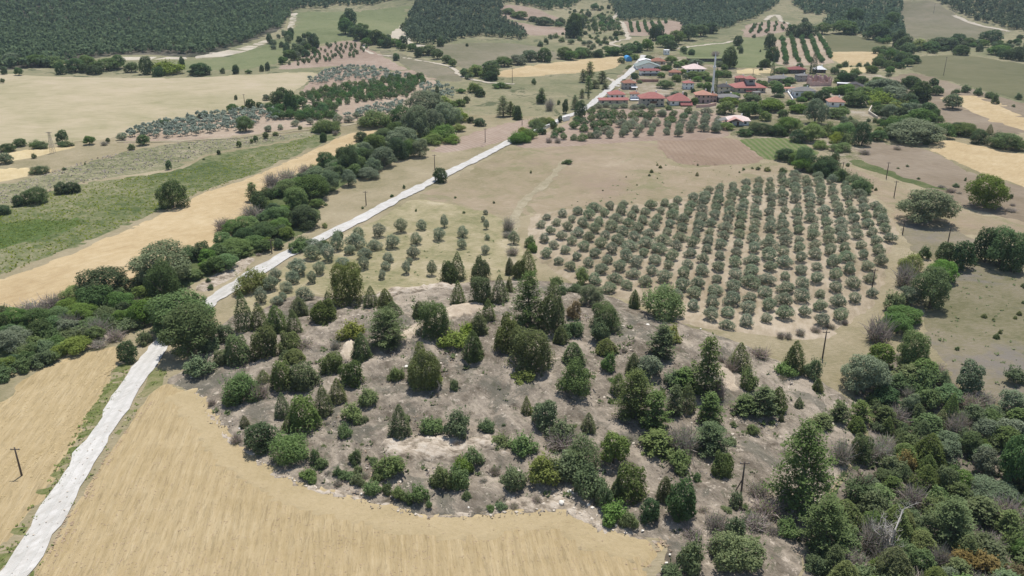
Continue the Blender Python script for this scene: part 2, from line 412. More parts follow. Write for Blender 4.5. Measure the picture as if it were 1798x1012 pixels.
def drape(name, label, mat, poly, lay=1, smooth=True, res=None, jit=.35, rough=None, kind='structure', parent=None, world=False, sink=True):
    """a cover laid on the land inside an outline, with a slightly ragged edge."""
    p = np.asarray(poly, float)
    if not world:
        if smooth: p = smooth_loop(p)
        x, y, _ = survey(p[:, 0], p[:, 1])
    else: x, y = p[:, 0], p[:, 1]
    ym = float(np.median(y)); sc = max(1.0, ym / 160.0)
    res = (res or 3.2) * sc ** .9
    area = .5 * abs(np.dot(x, np.roll(y, -1)) - np.dot(y, np.roll(x, -1)))
    res = max(res, math.sqrt(area / 5000.0))
    ox, oy = [], []
    k = len(x); step = max(.9 * sc, res * .45)
    for i in range(k):
        j = (i + 1) % k
        d = math.hypot(x[j] - x[i], y[j] - y[i]); n = max(1, int(d / step))
        for t in range(n):
            f = t / n; qx = x[i] + (x[j] - x[i]) * f; qy = y[i] + (y[j] - y[i]) * f
            s = jit * sc ** .8
            ox.append(qx + s * mnoise.noise(Vector((qx / (3 * sc), qy / (3 * sc), 1.7))) * 1.6 + s * .6 * random.uniform(-1, 1))
            oy.append(qy + s * mnoise.noise(Vector((qx / (3 * sc), qy / (3 * sc), 9.1))) * 1.6 + s * .6 * random.uniform(-1, 1))
    ol = list(zip(ox, oy)); m = len(ol)
    gx_ = np.arange(min(ox), max(ox), res); gy_ = np.arange(min(oy), max(oy), res)
    if len(gx_) and len(gy_):
        a, b = np.meshgrid(gx_, gy_); a = a.ravel() + RNG.uniform(-.25, .25, a.size) * res; b = b.ravel() + RNG.uniform(-.25, .25, b.size) * res
        k_ = inside(ol, a, b); pts = ol + list(zip(a[k_], b[k_]))
    else: pts = ol
    vs, es, fs, *_r = delaunay_2d_cdt([Vector(q) for q in pts], [(i, (i + 1) % m) for i in range(m)], [list(range(m))], 1, 1e-4)
    va = np.array([(q.x, q.y) for q in vs]); z = hgt(va[:, 0], va[:, 1]) + .03 * lay * (.5 + np.maximum(va[:, 1], 60) / 170.0)
    z[:m] = hgt(va[:m, 0], va[:m, 1]) - .02 * (.5 + np.maximum(va[:m, 1], 60) / 170.0) if sink else z[:m]
    if rough:
        amp, s, o = rough
        z = z + np.array([amp * max(0, .5 + fbm(q[0], q[1], s, o)) for q in va]) * (1.0 if lay > 5 else sstep(edge_dist(va, ol) / 5.0))
        if lay > 5: z[:m] -= .12; z[m:] += .22
    tri = []
    for f in fs:
        for i in range(1, len(f) - 1): tri.append((f[0], f[i], f[i + 1]))
    tri = np.array(tri)
    e1 = va[tri[:, 1]] - va[tri[:, 0]]; e2 = va[tri[:, 2]] - va[tri[:, 0]]
    fl = e1[:, 0] * e2[:, 1] - e1[:, 1] * e2[:, 0] < 0
    tri[fl] = tri[fl][:, ::-1]
    o = link(name, mesh_np(name, np.column_stack([va, z]), tri, M[mat], smooth=True), parent)
    tag(o, label, kind=kind)
    return o

def edge_dist(v, ol):
    ol = np.asarray(ol)[::2]
    out = np.empty(len(v))
    for i in range(0, len(v), 2000):
        c = v[i:i + 2000]
        out[i:i + 2000] = np.sqrt(((c[:, None, :] - ol[None]) ** 2).sum(-1)).min(1)
    return out

def strip(name, label, mat, line, width, lay=3, jit=.15, sink=False, off=0.0):
    """a road or path of constant width along a line."""
    p = np.asarray(line, float)
    p = smooth_loop(p, False, 8)
    x, y, _ = survey(p[:, 0], p[:, 1])
    d = np.column_stack([np.gradient(x), np.gradient(y)]); d /= np.linalg.norm(d, axis=1)[:, None] + 1e-9
    nrm = np.column_stack([-d[:, 1], d[:, 0]])
    w = width / 2 * (1 + .08 * np.sin(np.arange(len(x)) * .9))
    c = np.column_stack([x, y]) + nrm * off
    L_ = c + nrm * w[:, None]; R_ = c - nrm * w[:, None]
    return drape(name, label, mat, np.vstack([L_, R_[::-1]]), lay, res=1.1, jit=jit, world=True, sink=sink)

# outlines in survey pixels -----------------------------------------------------------------
HILL = [(292, 668), (335, 640), (400, 560), (455, 545), (520, 520), (600, 522), (700, 512), (790, 500), (880, 492), (1000, 497), (1060, 515), (1130, 545),
        (1210, 572), (1300, 603), (1400, 650), (1475, 690), (1530, 730), (1500, 800), (1440, 900), (1400, 1012), (1390, 1100), (1150, 1100),
        (1170, 960), (1120, 944), (1050, 928), (985, 896), (900, 896), (800, 912), (715, 903), (600, 872), (530, 857), (480, 834), (440, 805), (403, 775), (375, 740), (355, 710), (335, 688), (300, 676)]
WHEAT = [(292, 672), (312, 678), (336, 688), (356, 709), (376, 739), (403, 773), (437, 803), (487, 836), (537, 860), (600, 874), (650, 881), (717, 904), (801, 912), (868, 904), (936, 894), (980, 897),
         (1020, 917), (1053, 930), (1104, 943), (1150, 950), (1168, 964), (1150, 990), (1137, 1010), (1110, 1080), (1080, 1160), (300, 1160), (-30, 1160), (62, 1010), (100, 940), (148, 860), (198, 783), (255, 697)]
F = [  # name, label, material, outline, layer
    ('meadow', 'dry tan meadow between the white road and the olive grove', 'meadow', [(905, 262), (1150, 250), (1180, 290), (1345, 285), (1440, 300), (1330, 312), (1180, 352), (1060, 365), (935, 378), (880, 385), (800, 360), (720, 350), (770, 325), (835, 290), (880, 268)], 1),
    ('olive_plot', 'pale grassy plot of scattered young olive trees beside the road', 'oliveplot', [(560, 430), (660, 385), (720, 352), (800, 360), (885, 385), (920, 440), (940, 480), (880, 492), (790, 500), (700, 512), (600, 522), (520, 520), (455, 545), (400, 560), (420, 525), (480, 480)], 2),
    ('grove_soil', 'light sandy soil of the large olive grove', 'grove', [(935, 378), (1060, 362), (1180, 350), (1290, 318), (1360, 305), (1440, 308), (1530, 345), (1580, 400), (1568, 440), (1545, 520), (1500, 565), (1440, 600), (1330, 590), (1220, 575), (1130, 540), (1050, 510), (980, 485), (930, 440)], 2),
    ('pasture', 'grey green grazed pasture along the right side', 'pasture', [(1580, 400), (1640, 385), (1720, 420), (1830, 450), (1900, 560), (1900, 700), (1830, 740), (1700, 690), (1640, 620), (1610, 560), (1640, 470), (1600, 440)], 1),
    ('pasture', 'mown yellowish pasture behind the olive grove', 'meadow', [(1440, 305), (1480, 290), (1590, 330), (1700, 370), (1860, 400), (1860, 450), (1720, 420), (1640, 392), (1585, 400), (1535, 345)], 1),
    ('wheat_field', 'narrow strip of golden stubble beside the stream trees', 'gold', [(-60, 512), (0, 489), (101, 454), (188, 417), (285, 374), (356, 339), (437, 312), (537, 269), (600, 239), (640, 230), (667, 230), (640, 245), (600, 272), (530, 305), (470, 335), (440, 385), (400, 425), (300, 470), (235, 505), (150, 540), (84, 560), (0, 585), (-60, 600)], 2),
    ('crop_field', 'patchy green crop field left of the golden strip', 'green', [(-60, 390), (50, 345), (168, 318), (302, 299), (370, 272), (504, 248), (571, 233), (600, 232), (600, 238), (537, 268), (437, 310), (353, 338), (285, 370), (188, 412), (101, 448), (0, 483), (-60, 505)], 1),
    ('crop_patch', 'lush green patch in the left crop field', 'lush', [(-40, 400), (40, 388), (134, 384), (150, 396), (100, 415), (30, 432), (-40, 445)], 3),
    ('fallow_field', 'weedy grey beige fallow field with scattered small trees', 'weedy', [(-60, 342), (0, 324), (84, 303), (151, 285), (235, 262), (336, 248), (470, 238), (560, 228), (600, 230), (504, 248), (370, 272), (302, 299), (168, 318), (50, 345), (-60, 390)], 1),
    ('stubble_field', 'small pale stubble field at the left edge', 'palegold', [(-60, 296), (0, 295), (100, 297), (84, 303), (0, 321), (-60, 340)], 3),
    ('stubble_field', 'thin pale stubble field under the lattice pylon', 'palegold', [(-60, 275), (0, 268), (128, 256), (110, 265), (20, 284), (-60, 292)], 3),
    ('pale_field', 'broad pale grass field below the pine forest', 'palefield', [(-90, 128), (0, 129), (100, 134), (296, 137), (420, 132), (554, 127), (540, 145), (524, 158), (470, 181), (403, 198), (289, 215), (205, 242), (134, 250), (34, 258), (-90, 270)], 2),
    ('orchard_soil', 'pale soil below the dense blue grey olive orchard', 'orchardsoil', [(205, 245), (300, 215), (420, 196), (530, 170), (640, 140), (745, 135), (770, 150), (745, 165), (720, 215), (640, 214), (560, 222), (440, 238), (300, 250), (220, 252)], 1),
    ('young_orchard', 'pinkish soil planted with rows of small trees', 'pinksoil', [(530, 168), (551, 134), (600, 118), (700, 128), (745, 138), (700, 150), (620, 160)], 2),
    ('young_orchard', 'pink sloping soil with rows of saplings below the tree belt', 'pinksoil', [(488, 122), (530, 98), (570, 78), (630, 72), (660, 88), (700, 112), (770, 140), (740, 138), (660, 120), (590, 117)], 2),
    ('brown_field', 'light brown field beside the young orchard', 'greypast', [(660, 88), (720, 98), (790, 120), (815, 140), (770, 142), (710, 118)], 2),
    ('green_slope', 'green grassy slope running up beside the forest', 'greenpast', [(170, 113), (300, 108), (400, 98), (480, 70), (515, 45), (520, 22), (600, 20), (640, 18), (740, 8), (722, 20), (715, 50), (650, 68), (560, 80), (520, 100), (440, 122), (300, 124)], 1),
    ('bare_strip', 'pale bare strip along the forest edge', 'track', [(165, 106), (250, 100), (330, 100), (400, 88), (450, 76), (495, 58), (508, 40), (510, 22), (522, 20), (518, 45), (500, 62), (450, 84), (400, 98), (330, 104), (250, 106)], 5),
    ('bare_strip', 'pale bare hollow left of the small round pine wood', 'track', [(690, 50), (716, 36), (722, 72), (760, 82), (740, 84), (690, 70)], 5),
    ('contour_field', 'sloping grey beige field with contour furrows below the small pine wood', 'greypast', [(742, 84), (830, 75), (920, 78), (980, 93), (978, 106), (900, 114), (850, 122), (805, 120), (775, 100)], 2),
    ('stubble_field', 'long tan stubble field across the valley from the village', 'gold', [(872, 128), (900, 120), (970, 110), (1060, 101), (1108, 98), (1090, 115), (1060, 125), (960, 133), (880, 138)], 2),
    ('ploughed_field', 'upper pinkish ploughed field behind the small pine wood', 'pinksoil', [(874, 10), (930, 12), (985, 33), (985, 38), (930, 37), (882, 32)], 2),
    ('ploughed_field', 'lower pinkish ploughed field behind the small pine wood', 'pinksoil', [(885, 34), (940, 45), (1000, 50), (993, 61), (930, 62), (895, 52)], 2),
    ('ploughed_field', 'pinkish ploughed field beside the white road', 'pinksoil', [(757, 263), (790, 248), (850, 226), (925, 209), (965, 210), (940, 228), (890, 248), (830, 262), (775, 271)], 2),
    ('orchard_soil', 'brown soil of the village orchard', 'pinksoil', [(900, 258), (960, 232), (1010, 208), (1060, 192), (1180, 192), (1275, 205), (1270, 245), (1150, 248), (1060, 254), (960, 260)], 3),
    ('tilled_field', 'light brown tilled field below the village', 'browncrop', [(1150, 250), (1200, 246), (1292, 244), (1340, 282), (1280, 290), (1190, 287)], 3),
    ('row_crop', 'green plot of crop rows below the village', 'vine', [(1296, 246), (1385, 242), (1420, 255), (1440, 270), (1400, 278), (1342, 281)], 3),
    ('stubble_field', 'large golden stubble field right of the village trees', 'gold', [(1628, 262), (1638, 243), (1700, 253), (1798, 270), (1860, 280), (1860, 345), (1798, 331), (1720, 303)], 2),
    ('stubble_field', 'curved pale stubble field on the right hillside', 'gold', [(1640, 172), (1700, 167), (1760, 182), (1798, 203), (1860, 215), (1860, 245), (1798, 234), (1700, 200), (1665, 185)], 2),
    ('stubble_field', 'golden stubble field behind the striped orchard', 'gold', [(1460, 92), (1572, 92), (1573, 102), (1535, 114), (1472, 113)], 3),
    ('stubble_field', 'small pale stubble field among the trees behind the village', 'palegold', [(1474, 120), (1530, 118), (1522, 128), (1472, 130)], 3),
    ('stubble_field', 'pale stubble field behind the minaret', 'palegold', [(1283, 122), (1360, 121), (1352, 131), (1288, 133)], 3),
    ('green_pasture', 'smooth green pasture behind the village', 'greenpast', [(1195, 82), (1270, 72), (1345, 68), (1360, 105), (1355, 118), (1280, 121), (1198, 110)], 1),
    ('orchard_soil', 'pale soil of the striped orchard behind the village', 'orchardsoil', [(1356, 72), (1400, 66), (1445, 62), (1468, 105), (1440, 114), (1358, 112)], 2),
    ('brown_field', 'olive brown field above the golden stubble', 'olivefield', [(1446, 64), (1500, 62), (1570, 80), (1576, 92), (1462, 92)], 2),
    ('hill_field', 'grey brown hill field between two woods', 'greypast', [(1556, 4), (1600, 2), (1642, 3), (1690, 28), (1775, 58), (1740, 65), (1660, 76), (1602, 80), (1578, 40)], 2),
    ('hill_field', 'greenish brown hill field right of the village', 'olivefield', [(1600, 102), (1700, 98), (1798, 112), (1870, 120), (1870, 190), (1798, 180), (1690, 150), (1600, 128)], 1),
    ('hill_field', 'reddish grassy slope above the right wood', 'reddish', [(1540, 150), (1600, 128), (1690, 150), (1798, 180), (1870, 190), (1870, 240), (1798, 236), (1700, 240), (1630, 232), (1600, 190)], 1),
    ('hill_field', 'reddish bare slope beside the green ditch', 'reddish', [(1500, 250), (1560, 250), (1640, 268), (1720, 308), (1860, 345), (1860, 400), (1700, 365), (1600, 320), (1500, 278)], 2),
    ('green_ditch', 'lush green ditch crossing the right slope', 'lushbank', [(1470, 268), (1490, 272), (1560, 298), (1640, 322), (1700, 340), (1690, 345), (1620, 330), (1550, 308), (1480, 284)], 3),
    ('orchard_soil', 'pinkish soil of the hillside orchard under the wood', 'pinksoil', [(1090, 40), (1130, 38), (1195, 38), (1200, 60), (1150, 62), (1106, 66)], 3),
    ('young_orchard', 'pinkish plot of young trees under the right wood', 'pinksoil', [(1305, 46), (1340, 39), (1375, 38), (1402, 50), (1350, 62), (1308, 67)], 3),
    ('village_yard', 'grass and earth yards between the village houses', 'village', [(1065, 192), (1050, 178), (1110, 108), (1170, 92), (1280, 118), (1400, 115), (1480, 120), (1590, 150), (1640, 240), (1560, 262), (1480, 290), (1420, 255), (1290, 242), (1270, 205), (1180, 192)], 2),
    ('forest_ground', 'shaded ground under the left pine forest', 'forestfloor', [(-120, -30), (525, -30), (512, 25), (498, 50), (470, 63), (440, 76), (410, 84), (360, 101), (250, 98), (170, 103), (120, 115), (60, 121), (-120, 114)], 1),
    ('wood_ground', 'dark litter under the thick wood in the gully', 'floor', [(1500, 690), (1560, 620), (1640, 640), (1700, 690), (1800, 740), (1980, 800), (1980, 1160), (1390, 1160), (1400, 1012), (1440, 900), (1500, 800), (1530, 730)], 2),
    ('stream_bank', 'green undergrowth along the line of stream trees', 'lushbank', [(-60, 600), (0, 575), (84, 550), (235, 500), (330, 452), (440, 385), (470, 335), (540, 296), (640, 242), (720, 200), (780, 195), (800, 215), (740, 262), (620, 318), (570, 350), (550, 400), (440, 455), (330, 505), (290, 540), (230, 575), (100, 622), (0, 660), (-60, 680)], 3),
    ('mown_field', 'mown yellowish field beyond the white road at the left', 'wheat', [(200, 606), (222, 612), (205, 650), (165, 720), (110, 820), (55, 905), (0, 965), (-60, 1040), (-200, 1040), (-200, 740), (0, 705), (30, 672), (90, 640)], 2),
    ('road_verge', 'green grassy verge between the mown field and the road', 'verge', [(210, 640), (225, 650), (190, 720), (130, 810), (70, 900), (20, 980), (-40, 1060), (-90, 1060), (0, 955), (60, 870), (110, 800), (165, 705)], 3),
    ('road_verge', 'narrow dry verge between the road and the foreground wheat', 'verge', [(275, 640), (292, 652), (285, 690), (255, 700), (198, 783), (148, 860), (100, 940), (62, 1010), (20, 1090), (0, 1090), (60, 1000), (130, 880), (190, 780), (240, 690)], 2),
    ('dirt_bank', 'bare sandy bank between the hedges at the left', 'bank', [(20, 650), (60, 622), (120, 602), (190, 584), (215, 592), (180, 602), (100, 622), (40, 655)], 4),
    ('dirt_bank', 'sandy cut bank beside the road under the yellow bush', 'bank', [(340, 505), (380, 480), (420, 455), (450, 452), (430, 475), (390, 500), (350, 515)], 4),
    ('wheat_field', 'ripe wheat field sweeping round the foot of the scrub hillock', 'wheat', WHEAT, 3),
]
for n_, l_, m_, p_, k_ in F: drape(n_, l_, m_, p_, k_)
drape('scrub_hillock', 'grey mauve stony slope of the juniper hillock', 'scrub', HILL, 2, res=1.05, rough=(.75, 5.0, 5))
for n_, l_, p_ in [
    ('bare_bank', 'pale cream bare bank on top of the hillock', [(768, 550), (800, 540), (850, 536), (842, 552), (810, 566), (770, 572), (750, 580), (728, 600), (706, 604), (708, 588), (720, 575), (760, 565)]),
    ('bare_bank', 'small pale bare patch below the shaggy pine on the hillock', [(600, 612), (618, 602), (622, 632), (608, 634), (596, 626)]),
    ('bare_bank', 'pale bare scar on the right flank of the hillock', [(1262, 650), (1290, 662), (1298, 690), (1278, 695), (1266, 680)]),
    ('bare_bank', 'long pale bank along the upper edge of the hillock', [(640, 525), (700, 512), (790, 503), (800, 512), (730, 518), (660, 530)]),
    ('bare_bank', 'whitish eroded terrace on the lower hillock', [(670, 785), (720, 765), (800, 770), (860, 775), (930, 790), (900, 810), (840, 800), (770, 815), (700, 810)])]:
    drape(n_, l_, 'bare' if 'cream' in l_ or 'small' in l_ or 'scar' in l_ else 'bank', p_, 6, res=1.0, jit=.7, rough=(.75, 5.0, 5))
drape('field_bank', 'crumbling pale bank between wheat and scrub', 'bank',
      [(340, 688), (362, 704), (382, 735), (410, 768), (445, 797), (492, 828), (545, 850), (610, 866), (700, 892), (800, 898), (860, 875), (905, 868), (985, 866), (1030, 885), (1070, 905), (1110, 930), (1165, 952),
       (1150, 956), (1104, 946), (1053, 933), (1020, 920), (980, 900), (936, 897), (868, 907), (801, 915), (717, 907), (650, 884), (600, 877), (537, 863), (487, 839), (437, 806), (403, 776), (372, 740), (352, 709)], 4, res=.9, jit=.8, rough=(.5, 2.5, 5))
ROAD = [(-30, 1075), (28, 1008), (110, 873), (172, 770), (234, 672), (288, 602), (340, 552), (390, 516), (450, 478), (520, 440), (600, 402), (650, 377), (700, 349), (768, 314), (835, 281), (890, 253), (935, 231), (985, 210), (1025, 193), (1060, 166), (1082, 146), (1104, 130), (1122, 110), (1130, 98)]
strip('road', 'white gravel road running up to the village', 'road', ROAD, 4.3, 4, jit=.3)
M['rut'] = ground('packed_wheel_rut', [(.42, .40, .36), (.50, .48, .44), (.57, .55, .51)], .08, .5, 1.6, -.6, 6, (.2, .5, .5), contrast=.8, bump=.03)
for o_ in (-.85, .8): strip('wheel_rut', 'left wheel rut worn into the white gravel road' if o_ > 0 else 'right wheel rut worn into the white gravel road', 'rut', ROAD[:9], .62, 4.5, jit=.12, off=o_)
drape('road', 'whitish open square where the road enters the village', 'road', [(1066, 164), (1076, 148), (1084, 140), (1100, 138), (1094, 150), (1082, 166)], 5, smooth=False)
strip('headland', 'smoother paler headland turning along the hillock edge of the wheat', 'headland', [(312, 690), (340, 714), (364, 744), (394, 784), (432, 817), (486, 850), (540, 874), (610, 893), (700, 914), (790, 929), (868, 924), (936, 913), (985, 915), (1030, 938), (1090, 958), (1140, 968)], 6.5, 3.6, jit=.6, sink=True)
for l_, p_, w_ in [
    ('white track climbing past the green pasture behind the village', [(1190, 86), (1215, 82), (1245, 79), (1275, 76), (1300, 70)], 4.0),
    ('pale track zigzagging up beside the hillside orchard', [(1100, 84), (1074, 78), (1085, 72), (1104, 68), (1098, 52), (1095, 42), (1078, 34), (1086, 20), (1094, 8)], 4.5),
    ('pale track curving round the young orchard', [(645, 76), (638, 84), (650, 94), (690, 100), (730, 106), (790, 118), (806, 132), (850, 145), (905, 148)], 3.0),
    ('faint pale footpath across the dry meadow', [(995, 280), (975, 305), (950, 330), (925, 350), (905, 380), (900, 430), (898, 470)], 3.2),
    ('pale track around the upper right wood', [(1675, 28), (1710, 42), (1775, 56)], 5.0),
    ('white track on the ridge above the young orchard', [(1345, 36), (1355, 29), (1366, 28), (1372, 36), (1400, 48)], 5.0),
    ('dusty path leading to the open square', [(1064, 137), (1076, 142), (1086, 146)], 3.5),
    ('narrow pale path along the edge of the left fallow field', [(205, 250), (300, 249), (400, 243), (470, 236), (560, 226), (640, 216)], 2.2),
    ('worn path across the right slope of the hillock', [(1330, 762), (1370, 742), (1400, 738), (1438, 730)], 1.4),
    ('worn path over the top of the hillock', [(872, 520), (885, 545), (870, 575), (862, 610), (850, 640)], 2.0)]:
    strip('track', l_, 'faint' if 'faint' in l_ or 'worn' in l_ or 'narrow' in l_ else 'track', p_, w_, 2, jit=.45)
# ------------------------------------------------------------------ plants: crowns of many leaf clumps, trunks with limbs
def unit(v): return v / (np.linalg.norm(v, axis=-1, keepdims=True) + 1e-9)

def clumps(C, nrm, s, rng, aspect=.7):
    """one small four-cornered leaf clump at every point."""
    n = len(C)
    nrm = unit(nrm + rng.normal(0, .55, (n, 3)) + np.array([0, 0, .25]))
    t = unit(np.cross(nrm, rng.normal(0, 1, (n, 3)))); b = np.cross(nrm, t)
    s = np.broadcast_to(np.asarray(s, float), (n,))[:, None] * rng.uniform(.65, 1.35, (n, 1))
    a = aspect * rng.uniform(.7, 1.3, (n, 1))
    bend = nrm * s * rng.uniform(-.25, .25, (n, 1))
    V = np.stack([C + t * s, C + b * s * a + bend, C - t * s, C - b * s * a + bend], 1).reshape(-1, 3)
    return V, np.arange(4 * n).reshape(n, 4)

def lobed(rng, lobes, n, shell=(.74, 1.04), under=.35):
    """points on a heap of lobes (centre, radius, squash), thinned where one lobe is inside another."""
    out, nr = [], []
    w = np.array([l[1] ** 2 for l in lobes]); w = w / w.sum()
    cnt = rng.multinomial(int(n * 1.7), w)
    for (c, r, q), k in zip(lobes, cnt):
        d = unit(rng.normal(0, 1, (k, 3)))
        d = d[(d[:, 2] > -under) | (rng.random(len(d)) < .25)]
        rr = r * rng.uniform(*shell, (len(d), 1)) * (1 + .10 * np.sin(d[:, :1] * 9 + c[0] * 40) * np.sin(d[:, 1:2] * 8 + c[1] * 30))
        p = np.array(c) + d * rr * np.array([1, 1, q])
        keep = np.ones(len(p), bool)
        for c2, r2, q2 in lobes:
            if c2 is c: continue
            keep &= np.linalg.norm((p - np.array(c2)) / np.array([1, 1, q2]), axis=1) > r2 * .72
        out.append(p[keep]); nr.append(d[keep])
    P, Nn = np.vstack(out), np.vstack(nr)
    if len(P) > n:
        k = rng.permutation(len(P))[:n]; P, Nn = P[k], Nn[k]
    return P, Nn

def cone_pts(rng, n, a, top=1.5, pw=.85, cx=0, cy=0, R=.5, z1=1.0):
    u = rng.random(n * 3); pr = np.maximum(0, 1 - u ** top) ** pw * np.minimum(1, (u + .05) / .16) ** .4
    u = u[rng.random(n * 3) < pr][:n]; pr = np.maximum(0, 1 - u ** top) ** pw * np.minimum(1, (u + .05) / .16) ** .4
    ph = rng.uniform(0, 2 * PI, len(u)); k = rng.integers(4, 7); p0 = rng.uniform(0, 6)
    flute = 1 + .13 * np.sin(k * ph + p0 + 2.5 * u) + .08 * np.sin((k + 4) * ph - 5 * u * a) + .05 * np.sin(23 * u * a + 3 * ph)
    r = R * pr * flute * rng.uniform(.74, 1.05, len(u))
    P = np.stack([cx + r * np.cos(ph), cy + r * np.sin(ph), u * a * z1], 1)
    N_ = np.stack([np.cos(ph), np.sin(ph), .35 + .6 * u], 1)
    return P, unit(N_)

def norm_mesh(name, V, Fc, mats, a, midx=None):
    V = np.asarray(V, float).copy(); V[:, 2] /= a
    return mesh_np(name, V, Fc, mats, midx)

def trunk_np(rng, h, r, spread, limbs=5, forks=True):
    mb = MB()
    lean = rng.uniform(-.06, .06, 2)
    mb.tube([(0, 0, -.03), (lean[0] * .4, lean[1] * .4, h * .5), (lean[0], lean[1], h)], [r * 1.3, r, r * .7], 6, cap=True)
    for i in range(limbs):
        p = 2 * PI * i / limbs + rng.uniform(-.4, .4); z0 = h * rng.uniform(.55, .98)
        q = (lean[0] * .8 + math.cos(p) * spread * .5, lean[1] * .8 + math.sin(p) * spread * .5, z0 + spread * rng.uniform(.4, .7))
        e = (q[0] + math.cos(p) * spread * .45, q[1] + math.sin(p) * spread * .45, q[2] + spread * rng.uniform(.4, .8))
        mb.tube([(lean[0] * .8, lean[1] * .8, z0), q, e], [r * .6, r * .42, r * .15], 5, cap=False)
    return mb

def crown_of(kind, seed, big=False):
    """(crown vertices, quads, aspect, trunk MB or None) with width about 1."""
    rng = np.random.default_rng(seed * 101 + sum(map(ord, kind)))
    m_, z_ = (4.2, .46) if big else (1.5, .80)          # how many clumps, how large
    n_ = lambda k: int(k * m_)
    if kind == 'J':
        a = (1.45, 1.2, 1.7, 1.3)[seed % 4]
        P, Q = cone_pts(rng, n_(2300), a, (1.7, 2.3, 1.4, 1.9)[seed % 4])
        if seed % 4 in (1, 3):
            P2, Q2 = cone_pts(rng, n_(1100), a, 1.6, .85, rng.uniform(-.2, .2), rng.uniform(-.2, .2), .32, rng.uniform(.7, .95))
            P = np.vstack([P * [.92, .92, .95], P2]); Q = np.vstack([Q, Q2])
        Q = Q + [0, 0, .35]
        V, F_ = clumps(P, Q, .040 * z_, rng, .5)
        return V, F_, a, trunk_np(rng, a * .22, .035, .22, 4)
    if kind == 'j':
        a = .95
        lob = [((rng.uniform(-.27, .27), rng.uniform(-.27, .27), rng.uniform(.2, .72)), rng.uniform(.13, .24), rng.uniform(1.1, 1.7)) for _ in range(13)]
        lob.append(((0, 0, .36), .3, 1.15))
        P, Q = lobed(rng, lob, n_(2300), under=.6)
        P2, Q2 = cone_pts(rng, n_(900), .8, 2.5, .7, R=.48)
        V, F_ = clumps(np.vstack([P, P2]), np.vstack([Q, Q2]) + [0, 0, .3], .040 * z_, rng, .55)
        return V, F_, a, trunk_np(rng, .22, .04, .25, 4)
    if kind == 'P':
        a = (1.55, 1.9, 1.4, 1.75)[seed % 4]
        P, Q = [], []
        mb = MB(); bend = rng.uniform(-.07, .07, 2)
        tr = lambda u: np.array([bend[0] * math.sin(u * 3), bend[1] * math.sin(u * 2.4), u * a])
        mb.tube([tr(u) for u in (0, .25, .5, .75, .97)], [.045, .036, .027, .016, .006], 6)
        lev = 11
        for i in range(lev):
            u = .10 + .87 * (i / (lev - 1)) ** .95
            Lm = .5 * (1 - u) ** .62 * (1.0 if u > .2 else .75) + .04
            nb = int(rng.integers(5, 8)) if u < .85 else 4
            p0 = rng.uniform(0, 6)
            for b in range(nb):
                ph = p0 + 2 * PI * b / nb + rng.uniform(-.3, .3); L_ = Lm * rng.uniform(.6, 1.15)
                s0 = tr(u); d = np.array([math.cos(ph), math.sin(ph), rng.uniform(-.05, .40)])
                e = s0 + d * L_
                if u < .8: mb.tube([s0, (s0 + e) / 2 + [0, 0, -.01], e], [.012, .009, .003], 4, cap=False)
                m = n_(11 + 26 * L_ / .5)
                f = rng.uniform(.3, 1.05, m) ** .8
                base = s0 + d * (L_ * f)[:, None]
                off = rng.normal(0, 1, (m, 3)) * np.array([.055, .055, .035])
                P.append(base + off + [0, 0, .015]); Q.append(np.tile(d * .4 + [0, 0, .8], (m, 1)))
        P = np.vstack(P); Q = np.vstack(Q)
        V, F_ = clumps(P, Q, .048 * z_, rng, .5)
        return V, F_, a, mb
    if kind in 'OH':
        a = 1.0 if kind == 'O' else 1.1
        z0 = .22
        lob = []
        for i in range(7):
            p = 2 * PI * i / 6 + rng.uniform(-.5, .5); r_ = rng.uniform(.12, .26) if i < 6 else 0
            lob.append(((r_ * math.cos(p), r_ * math.sin(p), rng.uniform(.30, .64) if i < 6 else .72), rng.uniform(.20, .29), 1.1))
        lob.append(((0, 0, .42), .32, 1.0))
        P, Q = lobed(rng, lob, n_(1500), (.62, 1.08), .75)
        V, F_ = clumps(P, Q + [0, 0, .3], .044 * z_, rng, .5)
        return V, F_, a, trunk_np(rng, .26, .045, .26, 4)
    if kind in 'BWK':
        a = {'B': .95, 'W': 1.0, 'K': .85}[kind]
        z0 = .10 if kind != 'K' else .02
        lob = []
        nl = 13
        for i in range(nl):
            p = 2.4 * i + rng.uniform(-.3, .3); t = (i + .5) / nl
            zz = z0 + .08 + (a - z0 - .26) * t; rad = .33 * math.sqrt(max(.03, 1 - ((t - .38) / .68) ** 2)) * rng.uniform(.75, 1.05)
            lob.append(((rad * math.cos(p), rad * math.sin(p), zz), rng.uniform(.11, .22), rng.uniform(.8, 1.15)))
        lob.append(((rng.uniform(-.08, .08), rng.uniform(-.08, .08), a - .2), .2, .9)); lob.append(((0, 0, (a + z0) / 2), .3, 1))
        P, Q = lobed(rng, lob, n_(2300), (.68, 1.1), .55)
        V, F_ = clumps(P, Q + [0, 0, .3], .038 * z_, rng, .6)
        return V, F_, a, trunk_np(rng, a * .3, .035, .3, 6)
    if kind in 'SGYR':
        a = .72
        lob = []
        for i in range(9):
            p = 2.4 * i + rng.uniform(-.4, .4); rad = .34 * math.sqrt((i + .4) / 9) * rng.uniform(.6, 1.2)
            lob.append(((rad * math.cos(p), rad * math.sin(p), rng.uniform(.10, .30) + .26 * (1 - rad / .34)), rng.uniform(.10, .22), rng.uniform(1.0, 1.7)))
        P, Q = lobed(rng, lob, n_(1300), (.6, 1.15), .7)
        P[:, 2] = np.maximum(P[:, 2], .02)
        m = 26; ph = rng.uniform(0, 6.28, m); rr = rng.uniform(.05, .36, m); t = rng.random((m, 9))       # upright shoots
